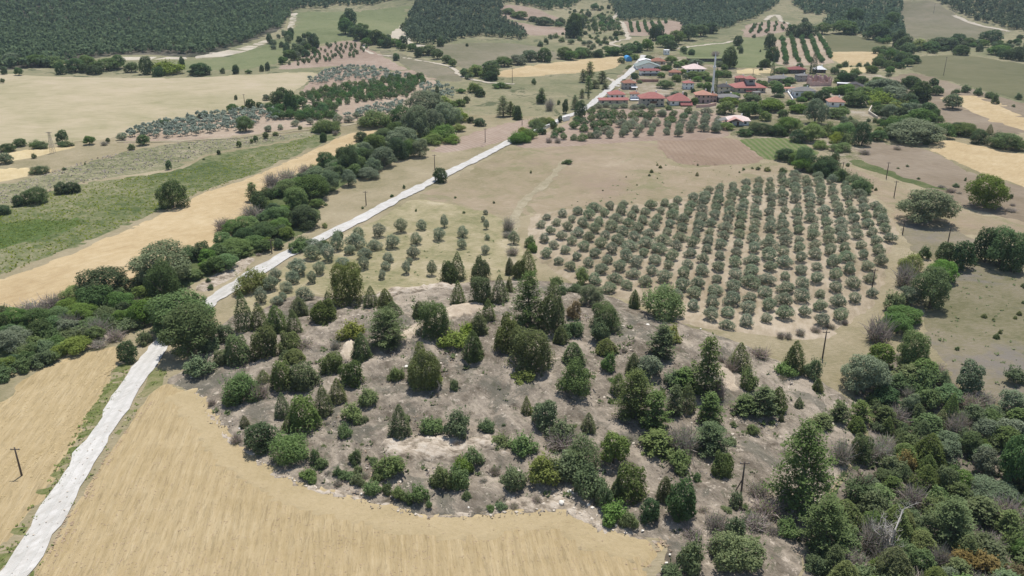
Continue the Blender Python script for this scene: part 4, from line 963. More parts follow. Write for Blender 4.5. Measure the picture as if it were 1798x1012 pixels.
plant(900, 170, K_, '''30,372,115,92,G; 90,352,105,92,G; 190,245,125,65,Y; 250,235,105,72,S; 230,302,62,52,K; 320,255,65,62,K; 375,205,42,55,K; 80,285,60,40,Y; 160,310,50,50,G; 280,215,90,50,Y; 530,172,92,140,K; 490,100,60,110,P; 290,115,62,105,T; 415,135,50,110,K; 365,65,30,40,S; 225,45,70,60,K; 40,185,70,110,K; 15,130,40,60,K;
440,535,72,42,S; 1138,545,22,22,J; 1162,565,30,26,J; 1092,600,32,28,J; 1075,627,24,20,J; 893,637,14,12,J; 978,700,16,14,J; 1450,627,30,34,J; 145,605,16,24,S; 710,743,14,12,J; 1138,648,10,12,S; 1455,545,14,18,S''', 'small bushes of the dry meadow and lane')
VO = 'fruit trees of the village orchard'
plant(900, 170, K_, '''620,205,85,80,H; 560,235,85,80,H; 690,195,85,80,H; 750,175,85,80,H; 480,262,85,80,H; 560,285,85,80,H; 640,262,85,80,H; 700,250,80,75,H; 800,165,80,75,H; 860,195,85,105,H; 950,172,85,75,H; 1010,162,85,75,H; 1090,162,85,75,H; 1060,190,80,70,H; 1260,172,75,75,H; 1340,192,80,80,H; 1240,205,110,60,H;
340,305,75,70,H; 400,345,70,70,H; 330,332,60,60,H; 480,350,60,65,H; 550,355,85,80,H; 610,335,70,65,H; 380,290,70,60,H; 510,220,80,75,H; 620,140,85,50,H; 700,140,85,50,H; 740,235,80,70,H; 790,210,70,70,H; 660,290,70,60,H; 1380,140,70,70,H''', VO, .85, .8)
plant(900, 170, K_, '''660,335,75,70,O; 740,300,80,70,O; 760,335,55,65,O; 860,325,50,65,O; 880,305,75,75,O; 900,275,75,75,O; 860,250,75,75,O; 930,255,75,75,O; 970,325,55,65,O; 1000,285,65,70,O; 1040,245,70,70,O; 1085,312,55,65,O; 1100,275,65,70,O; 1130,235,70,70,O;
1210,308,55,65,O; 1220,260,60,70,O; 1300,322,65,75,O; 1310,282,65,75,O; 1320,242,65,70,O; 1395,288,65,75,O; 1410,252,65,75,O; 1420,212,65,70,O; 1435,172,60,60,O; 1500,282,65,75,O; 1510,242,65,75,O; 1515,202,65,70,O; 1525,150,70,65,O; 1600,292,60,75,O; 1610,252,60,70,O; 1610,210,50,60,O; 960,215,65,60,O; 1180,165,65,65,O; 285,370,50,50,T; 355,372,50,50,T''', 'olive rows below the village houses')
# the village's own trees
VG = 'garden trees among the village houses'
s7 = 7.4417
plant(1020, 80, s7, '''560,485,85,62,S; 700,445,115,112,K; 890,215,155,112,K; 1180,235,175,125,U; 1280,295,155,112,U; 1120,335,155,92,B; 1100,575,225,155,U; 1250,485,155,135,U; 1340,245,105,82,B; 1450,445,135,112,U; 1600,435,155,125,B; 1650,605,135,165,U; 1460,625,72,82,K; 760,505,72,72,S; 1480,785,115,135,B; 1140,855,125,92,S; 1130,695,105,82,T;
530,235,105,105,K; 700,195,115,112,Y; 740,95,175,92,B; 600,135,145,72,U; 230,155,105,72,K; 80,155,92,62,K; 340,145,92,52,B; 450,145,72,52,K; 1050,430,120,100,U; 1000,330,90,70,B; 640,290,60,50,Y; 610,310,70,40,S; 1400,330,110,80,B; 1230,660,120,60,W; 1300,690,80,60,W; 1520,480,120,100,U; 1560,560,110,90,U''', VG, .74, .92)
plant(1020, 80, s7, '110,455,130,230,P; 270,505,135,165,P; 100,615,92,205,P; 180,565,110,110,P; 20,485,105,165,P; 320,580,90,80,P; 10,690,70,120,P; 100,700,40,110,P', 'pines beside the lane into the village')
plant(1020, 80, s7, '230,825,105,72,O; 330,815,105,72,O; 440,835,105,72,O; 560,825,105,72,O; 700,845,105,80,O; 800,835,100,72,O; 920,845,105,80,O; 160,840,70,50,O; 1060,930,100,90,O', 'olive row behind the village orchard')
plant(1200, 80, s7, '''580,275,115,205,B; 640,295,105,125,W; 480,285,135,105,W; 160,275,185,82,W; 60,255,120,70,U; 560,425,175,125,U; 460,425,135,125,U; 110,435,205,112,U; 250,445,205,112,U; 1070,295,125,105,K; 980,295,70,50,K; 1270,375,185,105,U; 1370,505,185,112,B; 1190,565,165,135,U; 1030,545,145,105,B; 560,645,105,62,S; 680,690,150,90,U;
850,715,145,105,U; 950,705,85,72,S; 1250,690,130,90,W; 1130,805,245,155,U; 600,805,265,165,U; 840,885,235,185,B; 1050,880,150,150,W; 1540,745,150,80,B; 1400,795,140,110,U; 1500,900,260,150,U; 1300,950,150,150,B; 1650,860,200,150,B; 910,450,70,60,S; 980,490,80,60,S; 740,620,130,70,U; 330,480,130,90,B; 20,700,80,120,K; 120,780,90,110,K;
1160,200,90,110,K; 1210,220,80,190,K; 1110,170,110,110,K; 750,100,50,80,B; 720,60,60,60,B; 1005,90,25,50,S; 420,135,70,60,T; 90,130,60,60,S; 20,120,50,50,S; 640,180,60,80,B; 1650,700,120,100,B''', VG, .74, .92)
plant(1200, 80, s7, '418,620,42,310,C; 1160,415,55,205,C; 1690,375,90,260,C', 'cypresses among the houses')
plant(1360, 90, s7, '''890,405,145,135,K; 1055,315,115,82,B; 1265,300,145,95,B; 990,330,80,50,S; 1010,400,80,70,K; 1110,390,110,80,B; 920,205,65,70,K; 1000,212,35,35,S; 1110,210,50,62,S; 1210,205,60,55,S; 1300,200,55,45,S; 1395,200,60,55,S; 840,230,90,80,B; 1490,235,105,92,K; 1570,220,90,110,K; 1640,160,120,110,K; 1730,110,120,100,K;
780,310,130,130,B; 1465,60,40,40,S; 1490,340,80,70,W; 1330,420,150,110,U; 1250,470,150,110,B; 1420,470,160,120,W; 1550,470,160,120,W; 1640,560,170,140,W; 1500,570,150,120,U; 1370,560,150,110,B; 700,550,170,80,U; 830,560,150,90,U; 960,590,170,100,U; 1110,560,130,90,U; 1160,640,170,110,B; 400,640,130,110,B; 560,660,140,120,B; 600,560,90,60,S; 1050,660,140,130,W; 420,480,110,70,S''', VG, .74, .92)
fill([(1290, 215), (1400, 180), (1490, 160), (1600, 165), (1640, 230), (1560, 255), (1480, 262), (1420, 248), (1300, 238)], 34, 'UBWUBS', (3, 6), (.7, 1.0), .75, 'trees below the village')
fill([(1160, 100), (1280, 120), (1400, 112), (1480, 135), (1600, 150), (1560, 180), (1440, 175), (1330, 190), (1250, 180), (1180, 150)], 14, 'UBW', (2.5, 4.5), (.7, 1.0), .8, VG)
# upper right
plant(1198, 0, 2.977, '''1315,452,52,42,K; 1480,487,42,42,S; 1435,497,36,32,S; 1545,502,42,42,S; 1410,577,92,82,W; 1630,547,42,56,S; 1612,517,60,35,S; 1755,522,32,36,S; 1730,562,16,16,S; 1325,502,62,52,B; 1355,492,22,26,S; 1240,542,122,112,K; 1190,462,105,62,K; 1610,222,112,62,K; 1440,232,92,52,K; 1350,262,132,62,K; 1240,262,105,52,Y; 1460,292,92,52,K;
1550,272,42,42,K; 1650,292,105,52,B; 1700,312,82,52,K; 1760,322,72,72,K; 1180,292,82,62,B; 1140,332,62,52,K; 1080,372,52,52,B; 990,387,62,42,B; 905,392,52,36,S; 840,432,62,62,K; 850,352,32,32,S; 925,352,26,26,S; 965,352,26,26,S; 1070,292,22,22,S; 290,242,56,52,K; 305,282,22,42,S; 245,362,82,112,B; 175,292,36,26,T; 455,262,62,82,K; 470,322,72,72,K; 430,357,62,46,K;
640,202,105,82,K; 730,182,80,60,B; 580,192,80,60,K; 850,182,142,62,B; 1010,212,105,82,K; 1060,182,90,70,K; 890,132,92,82,K; 1090,152,82,82,K; 1130,250,80,90,K; 1160,275,90,80,K; 1570,250,50,40,B; 1500,240,60,40,B; 1400,250,80,50,K; 1300,270,80,50,B; 640,125,40,30,K; 375,200,20,20,S; 50,290,40,30,B''', 'trees on the right hillside')
fill([(1600, 78), (1680, 76), (1798, 68), (1840, 75), (1840, 108), (1700, 96), (1600, 96)], 60, 'KBW', (3.5, 6.5), (.6, .9), .8, 'trees on the right hillside')
fill([(1550, 40), (1590, 80), (1610, 110), (1560, 135), (1530, 120), (1540, 80)], 40, 'KBB', (4, 7), (.7, 1), .75, 'trees on the right hillside')
fill([(1560, 170), (1640, 195), (1660, 225), (1640, 240), (1560, 235)], 18, 'BWUK', (4, 8), (.7, 1), .8, 'trees below the village')
plant(960, 0, 5.619, '''1080,405,165,155,K; 1170,475,155,125,B; 880,525,135,112,K; 990,505,125,112,U; 1280,445,155,135,B; 1400,405,165,155,B; 1520,365,145,112,B; 1620,335,135,105,K; 1230,500,120,90,K; 1350,520,70,60,K; 1420,545,60,60,S; 1660,560,60,50,T; 500,570,90,70,K; 680,555,60,50,K; 800,560,90,60,U; 640,540,60,50,S; 330,580,120,90,U; 420,570,80,60,S; 240,600,120,90,B;
10,610,50,60,K; 260,380,140,170,K; 330,300,110,130,K; 300,230,110,90,B; 120,270,90,50,B; 40,250,90,50,U; 470,330,50,160,H; 560,220,60,60,H; 620,210,60,60,H; 540,280,60,60,H; 600,290,60,60,H; 660,300,60,60,H; 710,310,50,60,H; 540,240,50,50,H; 640,250,60,60,H; 420,310,35,50,H; 700,260,50,60,H; 570,320,50,50,H; 520,190,50,50,H;
410,170,70,60,K; 470,100,80,60,B; 610,90,40,40,K; 540,85,30,30,S; 690,70,60,50,B; 380,200,50,40,B; 350,120,40,30,S; 450,220,40,40,S; 510,430,40,45,S; 590,490,60,40,S; 740,450,25,20,S; 240,440,60,50,W; 150,420,60,50,S; 420,440,60,40,W; 680,360,60,50,K; 740,350,80,40,S; 90,380,60,50,S; 30,390,60,50,S''', 'trees on the slopes across the valley')
fill([(990, 18), (1060, 6), (1092, 14), (1086, 34), (1095, 70), (1040, 90), (990, 85), (985, 60), (1010, 40)], 90, 'SSKBW', (2, 4.2), (.7, .95), 1.0, 'shrubs dotting the slope across the valley')
# upper middle and left
plant(600, 0, 2.977, '''45,132,72,82,K; 20,182,72,82,B; 100,212,92,62,K; 180,232,82,72,K; 240,252,52,52,K; 320,242,42,52,K; 400,302,42,52,K; 450,292,82,52,B; 500,312,62,52,B; 550,332,52,42,B; 580,352,42,42,B; 640,402,42,42,B; 690,402,72,52,Y; 780,417,92,72,K; 285,317,32,36,B; 515,248,40,50,K; 655,246,18,18,K; 325,158,40,36,K; 700,380,60,40,U; 740,410,50,40,U;
780,372,92,52,B; 850,352,92,52,B; 920,342,82,52,W; 985,327,72,62,W; 1060,327,72,72,K; 1170,312,82,62,U; 1250,302,82,52,B; 1340,302,62,42,K; 1420,292,92,42,B; 1500,292,82,62,B; 870,75,60,30,B; 930,100,80,25,B; 1000,115,60,25,K; 1060,135,90,36,B; 1140,135,60,40,K; 130,240,50,40,B; 210,250,50,40,B; 280,245,60,40,B; 370,270,50,40,B; 410,285,40,36,B;
60,190,60,50,B; 130,205,60,50,K; 10,140,40,60,B; 1040,245,30,30,S; 1065,235,24,40,S; 1000,445,20,30,S; 1215,200,92,122,K; 1240,150,60,60,K''', 'trees of the hedges across the valley')
plant(0, 0, 2.977, '''70,342,82,62,W; 190,352,122,62,B; 100,397,42,42,B; 320,392,62,62,K; 395,382,105,72,K; 460,352,80,60,B; 500,392,82,52,K; 560,372,122,62,B; 620,362,70,70,B; 690,382,72,52,B; 770,392,82,92,K; 830,402,62,52,K; 880,392,132,52,Y; 955,362,36,62,K; 1050,397,112,62,K; 1235,387,36,46,K; 1165,387,26,32,S; 1370,377,26,36,K; 1400,372,26,46,K;
1300,387,36,22,S; 280,352,92,52,G; 25,392,32,42,K; 270,330,60,30,Y; 15,437,22,26,B; 1040,390,60,40,K; 450,385,60,50,K; 1480,330,50,30,B; 1520,305,60,40,B; 1410,230,36,50,F_; 1640,250,60,70,K'''.replace('F_', 'K'), 'hedge trees above the pale field')
fill([(465, 85), (500, 60), (545, 62), (540, 85), (560, 95), (530, 112), (495, 100)], 28, 'KKW', (3.2, 5.5), (.9, 1.3), .75, 'small trees on the green slope')
fill([(600, 50), (640, 64), (655, 84), (690, 86), (720, 96), (700, 80), (660, 62), (620, 36)], 20, 'BK', (4, 6), (.8, 1.1), .75, 'trees of the hedges across the valley')
plant(0, 180, K_, '''1365,845,240,225,K; 280,805,195,135,K; 150,822,92,92,K; 485,725,110,95,K; 565,720,115,90,K; 40,887,92,78,K; 1330,532,48,75,B; 1720,412,28,38,K; 1130,342,88,85,B; 1035,377,52,52,S; 705,337,88,72,B; 820,342,52,36,T; 850,322,32,42,B; 495,320,88,100,B; 490,352,72,42,S; 545,352,62,46,S; 165,350,92,65,B; 290,370,90,72,S; 350,368,80,62,S; 65,392,135,62,K;
45,487,98,88,W; 270,442,36,40,S; 960,302,72,62,O; 1290,192,78,52,K; 1595,127,78,48,K; 505,537,32,26,S; 315,568,130,32,S; 1490,365,14,18,S; 1605,455,20,16,S; 670,490,14,16,S''', 'lone trees and bushes of the left fields')
plant(400, 60, K_, '''65,522,26,42,K; 40,625,88,72,B; 125,617,52,52,B; 180,592,82,78,K; 250,582,62,46,K; 305,527,52,52,W; 400,562,135,112,K; 430,515,85,92,K; 500,625,112,175,K; 145,775,122,125,U; 300,827,46,52,B; 220,852,36,52,B; 190,862,26,36,B; 90,892,42,52,B; 375,802,42,32,S; 755,847,58,72,K; 770,780,185,82,G; 865,705,75,72,O; 955,697,58,52,O; 780,745,125,62,G; 690,112,72,82,K;
65,317,46,66,K; 430,242,52,62,B; 1500,352,50,46,K; 630,140,60,60,B; 560,160,80,70,B; 480,190,80,60,B; 1320,212,40,46,K; 1650,540,42,130,C; 1110,665,55,55,O; 1180,660,55,55,O; 1010,665,50,50,O; 320,770,50,50,W; 415,755,45,45,O; 530,730,60,55,O; 650,715,55,55,O; 570,755,30,36,S; 845,800,40,46,T; 700,595,60,60,K''', 'trees round the left orchards')
fill([(470, 195), (520, 178), (545, 190), (590, 186), (590, 208), (520, 215), (480, 210)], 45, 'H', (3.4, 4.6), (.85, 1.1), .55, 'green fruit trees of the left orchard')
# rows of saplings, placed on the land in rows
def rows(poly, a, du, dv, code, W_, H_, group, keep=1.0, wpx=8, jit=.12, seed=4):
    p = np.array(poly, float); x, y, _ = survey(p[:, 0], p[:, 1]); cx, cy = x.mean(), y.mean()
    u = np.array([math.sin(a), math.cos(a)]); v = np.array([math.cos(a), -math.sin(a)]); rg = random.Random(seed)
    for i in range(-60, 60):
        for j in range(-60, 60):
            qx = cx + u[0] * du * j + v[0] * dv * i + rg.gauss(0, jit * du); qy = cy + u[1] * du * j + v[1] * dv * i + rg.gauss(0, jit * du)
            if abs(qx - cx) > 250 or abs(qy - cy) > 350: continue
            px, py, d = to_px(qx, qy, hgt(qx, qy))
            if inside(poly, np.array([px]), np.array([py]))[0] and rg.random() < keep:
                k = rg.uniform(.75, 1.25)
                put(code, qx, qy, W_ * k, H_ * k * rg.uniform(.85, 1.15), float(px), float(py), group, wpx)
KINDS['s'] = ('sapling', 'sapling', 'small dark sapling', 'H', 'H', 3, )
rows([(500, 118), (540, 96), (575, 80), (630, 74), (650, 88), (620, 104), (570, 112)], .25, 8.0, 5.6, 's', 1.9, 3.1, 'saplings on the pink slope', .8)
rows([(1094, 42), (1130, 40), (1172, 40), (1160, 58), (1110, 58)], .10, 3.2, 7.4, 's', 2.5, 3.0, 'saplings under the right wood', .95)
rows([(1312, 48), (1340, 41), (1375, 41), (1396, 50), (1350, 60), (1314, 62)], .3, 7.0, 7.0, 's', 2.3, 3.0, 'saplings under the right wood', .9)
KINDS['r'] = ('orchard_tree', 'orchard tree', 'leafy orchard tree', 'H', 'H', 4)
rows([(1362, 68), (1402, 66), (1440, 64), (1462, 104), (1440, 112), (1372, 111)], .27, 4.6, 8.3, 'r', 3.0, 3.6, 'orchard trees in long stripes', 1.0, jit=.06)
rows([(522, 172), (575, 156), (640, 149), (690, 139), (748, 137), (745, 148), (715, 172), (660, 180), (590, 186), (530, 182)], -.75, 4.4, 5.6, 'H', 2.7, 3.3, 'green fruit trees of the left orchard', .95, wpx=8)
# far olive orchards: one mass
pts = np.vstack([scatter_px([(208, 242), (289, 216), (403, 199), (470, 194), (500, 205), (470, 215), (400, 232), (300, 244)], 3.3, 5),
                 scatter_px([(600, 205), (640, 192), (710, 182), (716, 190), (690, 205), (620, 208)], 3.6, 6),
                 scatter_px([(545, 148), (556, 132), (600, 119), (650, 121), (690, 128), (730, 138), (690, 142), (620, 146)], 4.6, 7),
                 scatter_px([(745, 150), (790, 155), (800, 170), (760, 180), (740, 170)], 5.0, 8)])
merged('olive_orchard', 'dense blue-grey olive orchards on the left side of the valley', pts, 3.0, 2.9, 'Q', 'round', 40, .17)
# the pine forests
FO = [('thick dark pine forest covering the upper left hill', [(-60, -25), (510, -25), (511, 22), (498, 46), (468, 58), (440, 71), (408, 79), (358, 97), (300, 97), (250, 94), (170, 99), (120, 112), (60, 118), (-60, 112)]),
      ('rounded pine wood standing alone between the fields', [(722, 26), (736, 8), (770, -20), (868, -20), (880, 33), (905, 53), (922, 67), (915, 73), (860, 65), (800, 71), (770, 79), (720, 74), (714, 50)]),
      ('thin dark pine belt behind the green slope', [(512, -20), (762, -20), (700, 3), (640, 10), (515, 14)]),
      ('dark pine wood behind the upper ploughed field', [(870, -20), (1024, -20), (1012, 10), (960, 18), (930, 11), (885, 7)]),
      ('pine forest on the hill behind the hillside orchard', [(1090, -20), (1362, -20), (1347, 20), (1320, 35), (1290, 45), (1240, 56), (1202, 62), (1190, 38), (1100, 36), (1085, 24)]),
      ('mixed pine wood on the hill behind the striped orchard', [(1400, -20), (1560, -20), (1582, 40), (1590, 76), (1560, 70), (1500, 62), (1468, 50), (1440, 44), (1470, 30), (1410, 22)]),
      ('dark pine forest in the upper right corner', [(1640, -20), (1860, -20), (1860, 60), (1775, 53), (1700, 32), (1660, 12)])]
for i, (l_, p_) in enumerate(FO):
    pts = scatter_px(p_, 4.8, 20 + i, .94)
    merged('pine_forest', l_, pts, 5.6, 7.2, 'F', 'pine', 28, .19, seed=30 + i)
    if len(pts) > 30: print(l_, len(pts))
# more undergrowth in the gully wood and on the hillock
fill([(1500, 700), (1560, 640), (1620, 640), (1680, 700), (1780, 745), (1860, 800), (1860, 1080), (1440, 1080), (1420, 1000), (1500, 900), (1520, 790)], 100, 'SSTJPWSJPB', (2.2, 5.0), (.6, 1.1), .62, GW)
fill([(420, 760), (700, 690), (1000, 700), (1060, 880), (800, 880), (600, 850)], 26, 'TTS', (.8, 1.5), (.5, .7), 1.1, HG)
fill([(1050, 640), (1300, 690), (1360, 800), (1300, 1000), (1200, 990), (1240, 850), (1080, 760)], 24, 'TTS', (.9, 1.8), (.5, .7), 1.1, HG)
fill([(0, 590), (100, 560), (240, 520), (300, 540), (230, 580), (100, 625), (0, 670)], 34, 'UBSKT', (3, 5), (.6, .9), .6, SG)
fill([(300, 490), (440, 410), (470, 345), (560, 300), (580, 340), (540, 400), (440, 455), (340, 500)], 34, 'UBUKS', (3, 5.5), (.6, .9), .6, SG)
fill([(560, 320), (640, 260), (720, 215), (790, 200), (800, 220), (730, 270), (640, 310)], 28, 'WBKU', (4, 7), (.7, 1), .6, SG)

# countless small things: tufts, weeds, stubble
def tufts(name, label, pts, w, h, leaf, blades=4, seed=2):
    rng = np.random.default_rng(seed); n = len(pts)
    z = hgt(pts[:, 0], pts[:, 1])
    B = np.repeat(np.column_stack([pts, z + .05]), blades, 0); m = len(B)
    k = np.repeat(rng.uniform(.45, 1.5, n), blades)[:, None]
    ph = rng.uniform(0, 2 * PI, m); d = np.stack([np.cos(ph), np.sin(ph), np.zeros(m)], 1); t = np.stack([-np.sin(ph), np.cos(ph), np.zeros(m)], 1)
    B = B + d * rng.uniform(0, .35, (m, 1)) * w * k
    V = np.stack([B - t * w * .35 * k, B + t * w * .35 * k, B + d * w * .5 * k + [0, 0, 1] * (h * k * rng.uniform(.6, 1.2, (m, 1))) + t * .1 * w], 1).reshape(-1, 3)
    o = link(name, mesh_np(name, V, np.arange(3 * m).reshape(m, 3), LEAF[leaf]))
    return tag(o, label, kind='stuff')
tufts('scrub_tufts', 'grey dry tufts and dwarf scrub strewn over the hillock', scatter_px([(380, 740), (430, 650), (620, 540), (880, 510), (1100, 560), (1300, 620), (1460, 690), (1500, 740), (1400, 950), (1200, 950), (1040, 880), (800, 890), (560, 850)], .9, 11, .5), .55, .3, 'T', 4)
tufts('dry_grass', 'straw-coloured dry grass between the shrubs of the hillock', scatter_px([(360, 730), (430, 650), (620, 535), (880, 505), (1100, 560), (1300, 620), (1460, 690), (1510, 740), (1400, 980), (1200, 980), (1040, 890), (800, 895), (560, 855)], .75, 61, .4), .5, .14, 'N', 4)
tufts('scrub_tufts', 'dull green dwarf shrubs strewn over the hillock', scatter_px([(380, 740), (430, 650), (620, 540), (880, 510), (1100, 560), (1300, 620), (1460, 690), (1500, 740), (1400, 950), (1200, 950), (1040, 880), (800, 890), (560, 850)], 1.9, 12, .62), .8, .5, 'S', 9)
tufts('dry_grass', 'dry weeds growing on the bank above the wheat', scatter_px([(345, 695), (410, 772), (492, 832), (610, 872), (800, 905), (905, 880), (985, 882), (1104, 938), (1060, 935), (980, 905), (800, 915), (600, 880), (437, 808), (350, 712)], .8, 13, .5), .4, .25, 'T', 4)
tufts('green_weeds', 'leafy green weeds covering the left crop field', scatter_px([(-40, 395), (60, 350), (168, 322), (302, 303), (504, 252), (560, 240), (437, 308), (285, 366), (101, 444), (-40, 490)], 1.1, 14, .6), .55, .3, 'Y', 4)
tufts('green_weeds', 'dark green crop plants in the lush left patch', scatter_px([(-40, 402), (40, 390), (134, 386), (140, 396), (30, 430), (-40, 440)], .8, 15, .9), .55, .35, 'G', 5)
tufts('dry_weeds', 'dry grey weeds covering the fallow field', scatter_px([(-40, 345), (84, 305), (235, 264), (336, 250), (470, 240), (560, 232), (370, 270), (168, 316), (-40, 370)], 1.3, 16, .6), .6, .35, 'T', 4)
tufts('verge_grass', 'green grass and weeds along the verges of the white road', np.vstack([scatter_px([(212, 640), (224, 650), (190, 720), (130, 810), (70, 900), (20, 980), (-30, 1040), (-30, 985), (60, 870), (110, 800), (165, 705)], .8, 17, .8), scatter_px([(282, 650), (288, 668), (255, 696), (198, 783), (148, 860), (100, 940), (70, 1000), (62, 1000), (140, 860), (190, 780), (240, 695)], .9, 18, .5)]), .45, .22, 'Y', 4)
tufts('wood_undergrowth', 'tangled dry undergrowth between the trees of the gully wood', scatter_px([(1500, 700), (1560, 640), (1640, 650), (1700, 700), (1800, 745), (1860, 800), (1860, 1100), (1400, 1100), (1440, 900), (1510, 790)], 1.3, 19, .6), .8, .5, 'S', 5)
tufts('meadow_weeds', 'small weeds dotted over the dry meadows', np.vstack([scatter_px([(640, 420), (900, 400), (1200, 270), (1440, 300), (900, 480), (560, 520)], 4.5, 21, .5), scatter_px([(1600, 450), (1800, 480), (1800, 700), (1660, 640)], 2.6, 22, .5)]), .7, .3, 'S', 4)

def row_points(poly, a, dv, du, seed, keep=.7):
    p = np.array(poly, float); x, y, _ = survey(p[:, 0], p[:, 1]); rg = np.random.default_rng(seed)
    u = np.array([math.sin(a), math.cos(a)]); v = np.array([math.cos(a), -math.sin(a)])
    c = np.array([x.mean(), y.mean()]); R = max(np.ptp(x), np.ptp(y)) * .75
    i, j = np.meshgrid(np.arange(-R, R, dv), np.arange(-R, R, du)); n = i.size
    q = c + v * (i.ravel() + rg.normal(0, .07, n))[:, None] + u * (j.ravel() + rg.uniform(-.5, .5, n) * du)[:, None]
    k = inside(np.column_stack([x, y]), q[:, 0], q[:, 1]); q = q[k]
    nz = np.array([mnoise.noise(Vector((t[0] * .16, t[1] * .05, 2.0))) for t in q])
    return q[rg.random(len(q)) < np.clip(keep + nz * 1.1, .05, 1)]
tufts('stubble_rows', 'rows of short straw left standing in the foreground wheat field', row_points(WHEAT[4:], math.radians(-8), 1.1, .36, 41, .7), .5, .07, 'N', 3)
tufts('stubble_rows', 'rows of short straw in the mown field beyond the road', row_points([(200, 610), (205, 650), (165, 715), (108, 800), (55, 880), (0, 945), (-100, 1000), (-150, 760), (0, 710), (90, 645)], math.radians(20), 1.2, .4, 42, .6), .5, .07, 'N', 3)
# ------------------------------------------------------------------ bare trees, stones, poles
def bare_tree(px, py, hpx, label, mat, spread=.5, seed=1, two=True):
    rg = random.Random(seed)
    x, y, d = survey([px], [py]); x, y, d = float(x[0]), float(y[0]), float(d[0])
    H = hpx / (FOC / d) / .9
    o = link('dead_tree', None, loc=(x, y, float(hgt(x, y))))
    tag(o, label, 'dead tree')
    tk, br = MB(), MB()
    def grow(p, dr, L_, r, lev, mb):
        n = 3; pts = [p]; q = Vector(p); dd = Vector(dr).normalized()
        for i in range(n):
            dd = (dd + Vector((rg.uniform(-.2, .2), rg.uniform(-.2, .2), rg.uniform(-.05, .15)))).normalized()
            q = q + dd * L_ / n; pts.append(tuple(q))
        mb.tube(pts, [r, r * .85, r * .7, r * .5], 5, cap=False)
        if lev >= 4: return
        for i in range(3 if lev else 4):
            k = rg.randint(1, 3); a = rg.uniform(0, 2 * PI)
            side = Vector((math.cos(a), math.sin(a), rg.uniform(.0, .9)))
            grow(pts[k], (dd * .5 + side * (spread + .4)).normalized(), L_ * rg.uniform(.45, .7), r * .5, lev + 1, br)
    grow((0, 0, -.1), (.05, 0, 1), H * .55, H * .026, 0, tk)
    if two: grow((0, 0, -.1), (-.35, .1, 1), H * .5, H * .02, 0, tk)
    link('trunk', tk.mesh('trunk', mat), o); link('branches', br.mesh('branches', mat), o)
bare_tree(1561, 970, 100, 'white bare tree with a forked trunk standing in the gully wood', DEADW, .6, 4)
bare_tree(1498, 872, 55, 'dark brown dead tree leaning beside the big shaggy pine', DEADR, .45, 9, False)
bare_tree(1668, 935, 45, 'pale grey dead conifer trunk among pines at the lower right', BARK_G, .3, 11, False)
bare_tree(1540, 606, 42, 'mauve-grey leafless tree at the edge of the pasture hedge', BARK_G, .6, 13)
bare_tree(768, 700, 30, 'thin bare sapling on the middle of the hillock', BARK_G, .4, 15, False)

ROCK = plain('limestone', (.62, .585, .52), .2, 2.5, .9)
def rock(px, py, w, label, h=.6, group='pale rocks at the edge of the scrub'):
    x, y, d = survey([px], [py]); x, y = float(x[0]), float(y[0]); W_ = w / (FOC / float(d[0]))
    rg = random.Random(int(px * 7 + py))
    import bmesh
    bm = bmesh.new(); bmesh.ops.create_icosphere(bm, subdivisions=2, radius=.5)
    for v in bm.verts:
        k = 1 + .35 * mnoise.noise(v.co * 2.3 + Vector((px, py, 0))) + .12 * mnoise.noise(v.co * 6 + Vector((py, px, 0)))
        v.co = Vector((v.co.x * W_ * k, v.co.y * W_ * k * .8, v.co.z * W_ * k * h))
    me = bpy.data.meshes.new('rock'); bm.to_mesh(me); bm.free(); me.materials.append(ROCK)
    o = link('rock', me, loc=(x, y, float(hgt(x, y)) + W_ * h * .2 + .25)); o.rotation_euler = (0, 0, rg.uniform(0, 6))
    tag(o, label, 'rock', group)
for px, py, w, l in [
    (1000, 866, 9, 'white rock at the upper rim of the crumbling bank below the green bushes'), (1006, 869, 5, 'small white stone touching the larger white rock on the bank rim'),
    (986, 886, 12, 'largest white slab on the crumbling bank above the wheat'), (1034, 890, 8, 'upper of two white stones on the bank beside the bright bush'),
    (1040, 895, 7, 'lower of two white stones on the bank beside the bright bush'), (1053, 902, 6, 'white stone at the foot of the bright bush on the bank'),
    (1081, 926, 6, 'white stone below the spiky bush at the wheat edge'), (1073, 926, 4, 'little pale stone left behind the spiky bush stone'),
    (1128, 935, 6, 'lone white boulder at the corner of the wheat field'), (337, 665, 5, 'single white stone near the tip of the wheat field'),
    (713, 647, 9, 'pale boulder beside the tall juniper bush on mid hillock'), (421, 755, 5, 'pale stone on the bank under the dark bush'), (432, 772, 6, 'pale stone beside the wheat under the dark bush'),
    (1176, 977, 5, 'upper white stone in the lower right scrub'), (1170, 992, 7, 'middle white stone in the lower right scrub'), (1163, 1003, 6, 'lowest white stone in the lower right scrub'),
    (752, 508, 6, 'white stone lying on the upper rim of the hillock'), (766, 597, 7, 'pale stone at the foot of the broad juniper by the cream bank'), (1136, 576, 13, 'whitish slab on the stony flank below the rounded bright bush'),
    (635, 870, 5, 'white stone on the bank under the row of low bushes'), (823, 894, 5, 'white stone on the bank below the small round juniper'), (1230, 580, 4, 'tiny white stone in the grass in front of the grove'),
    (1750, 965, 10, 'pale jumbled stone in the lower right wood')]:
    rock(px, py, w, l)

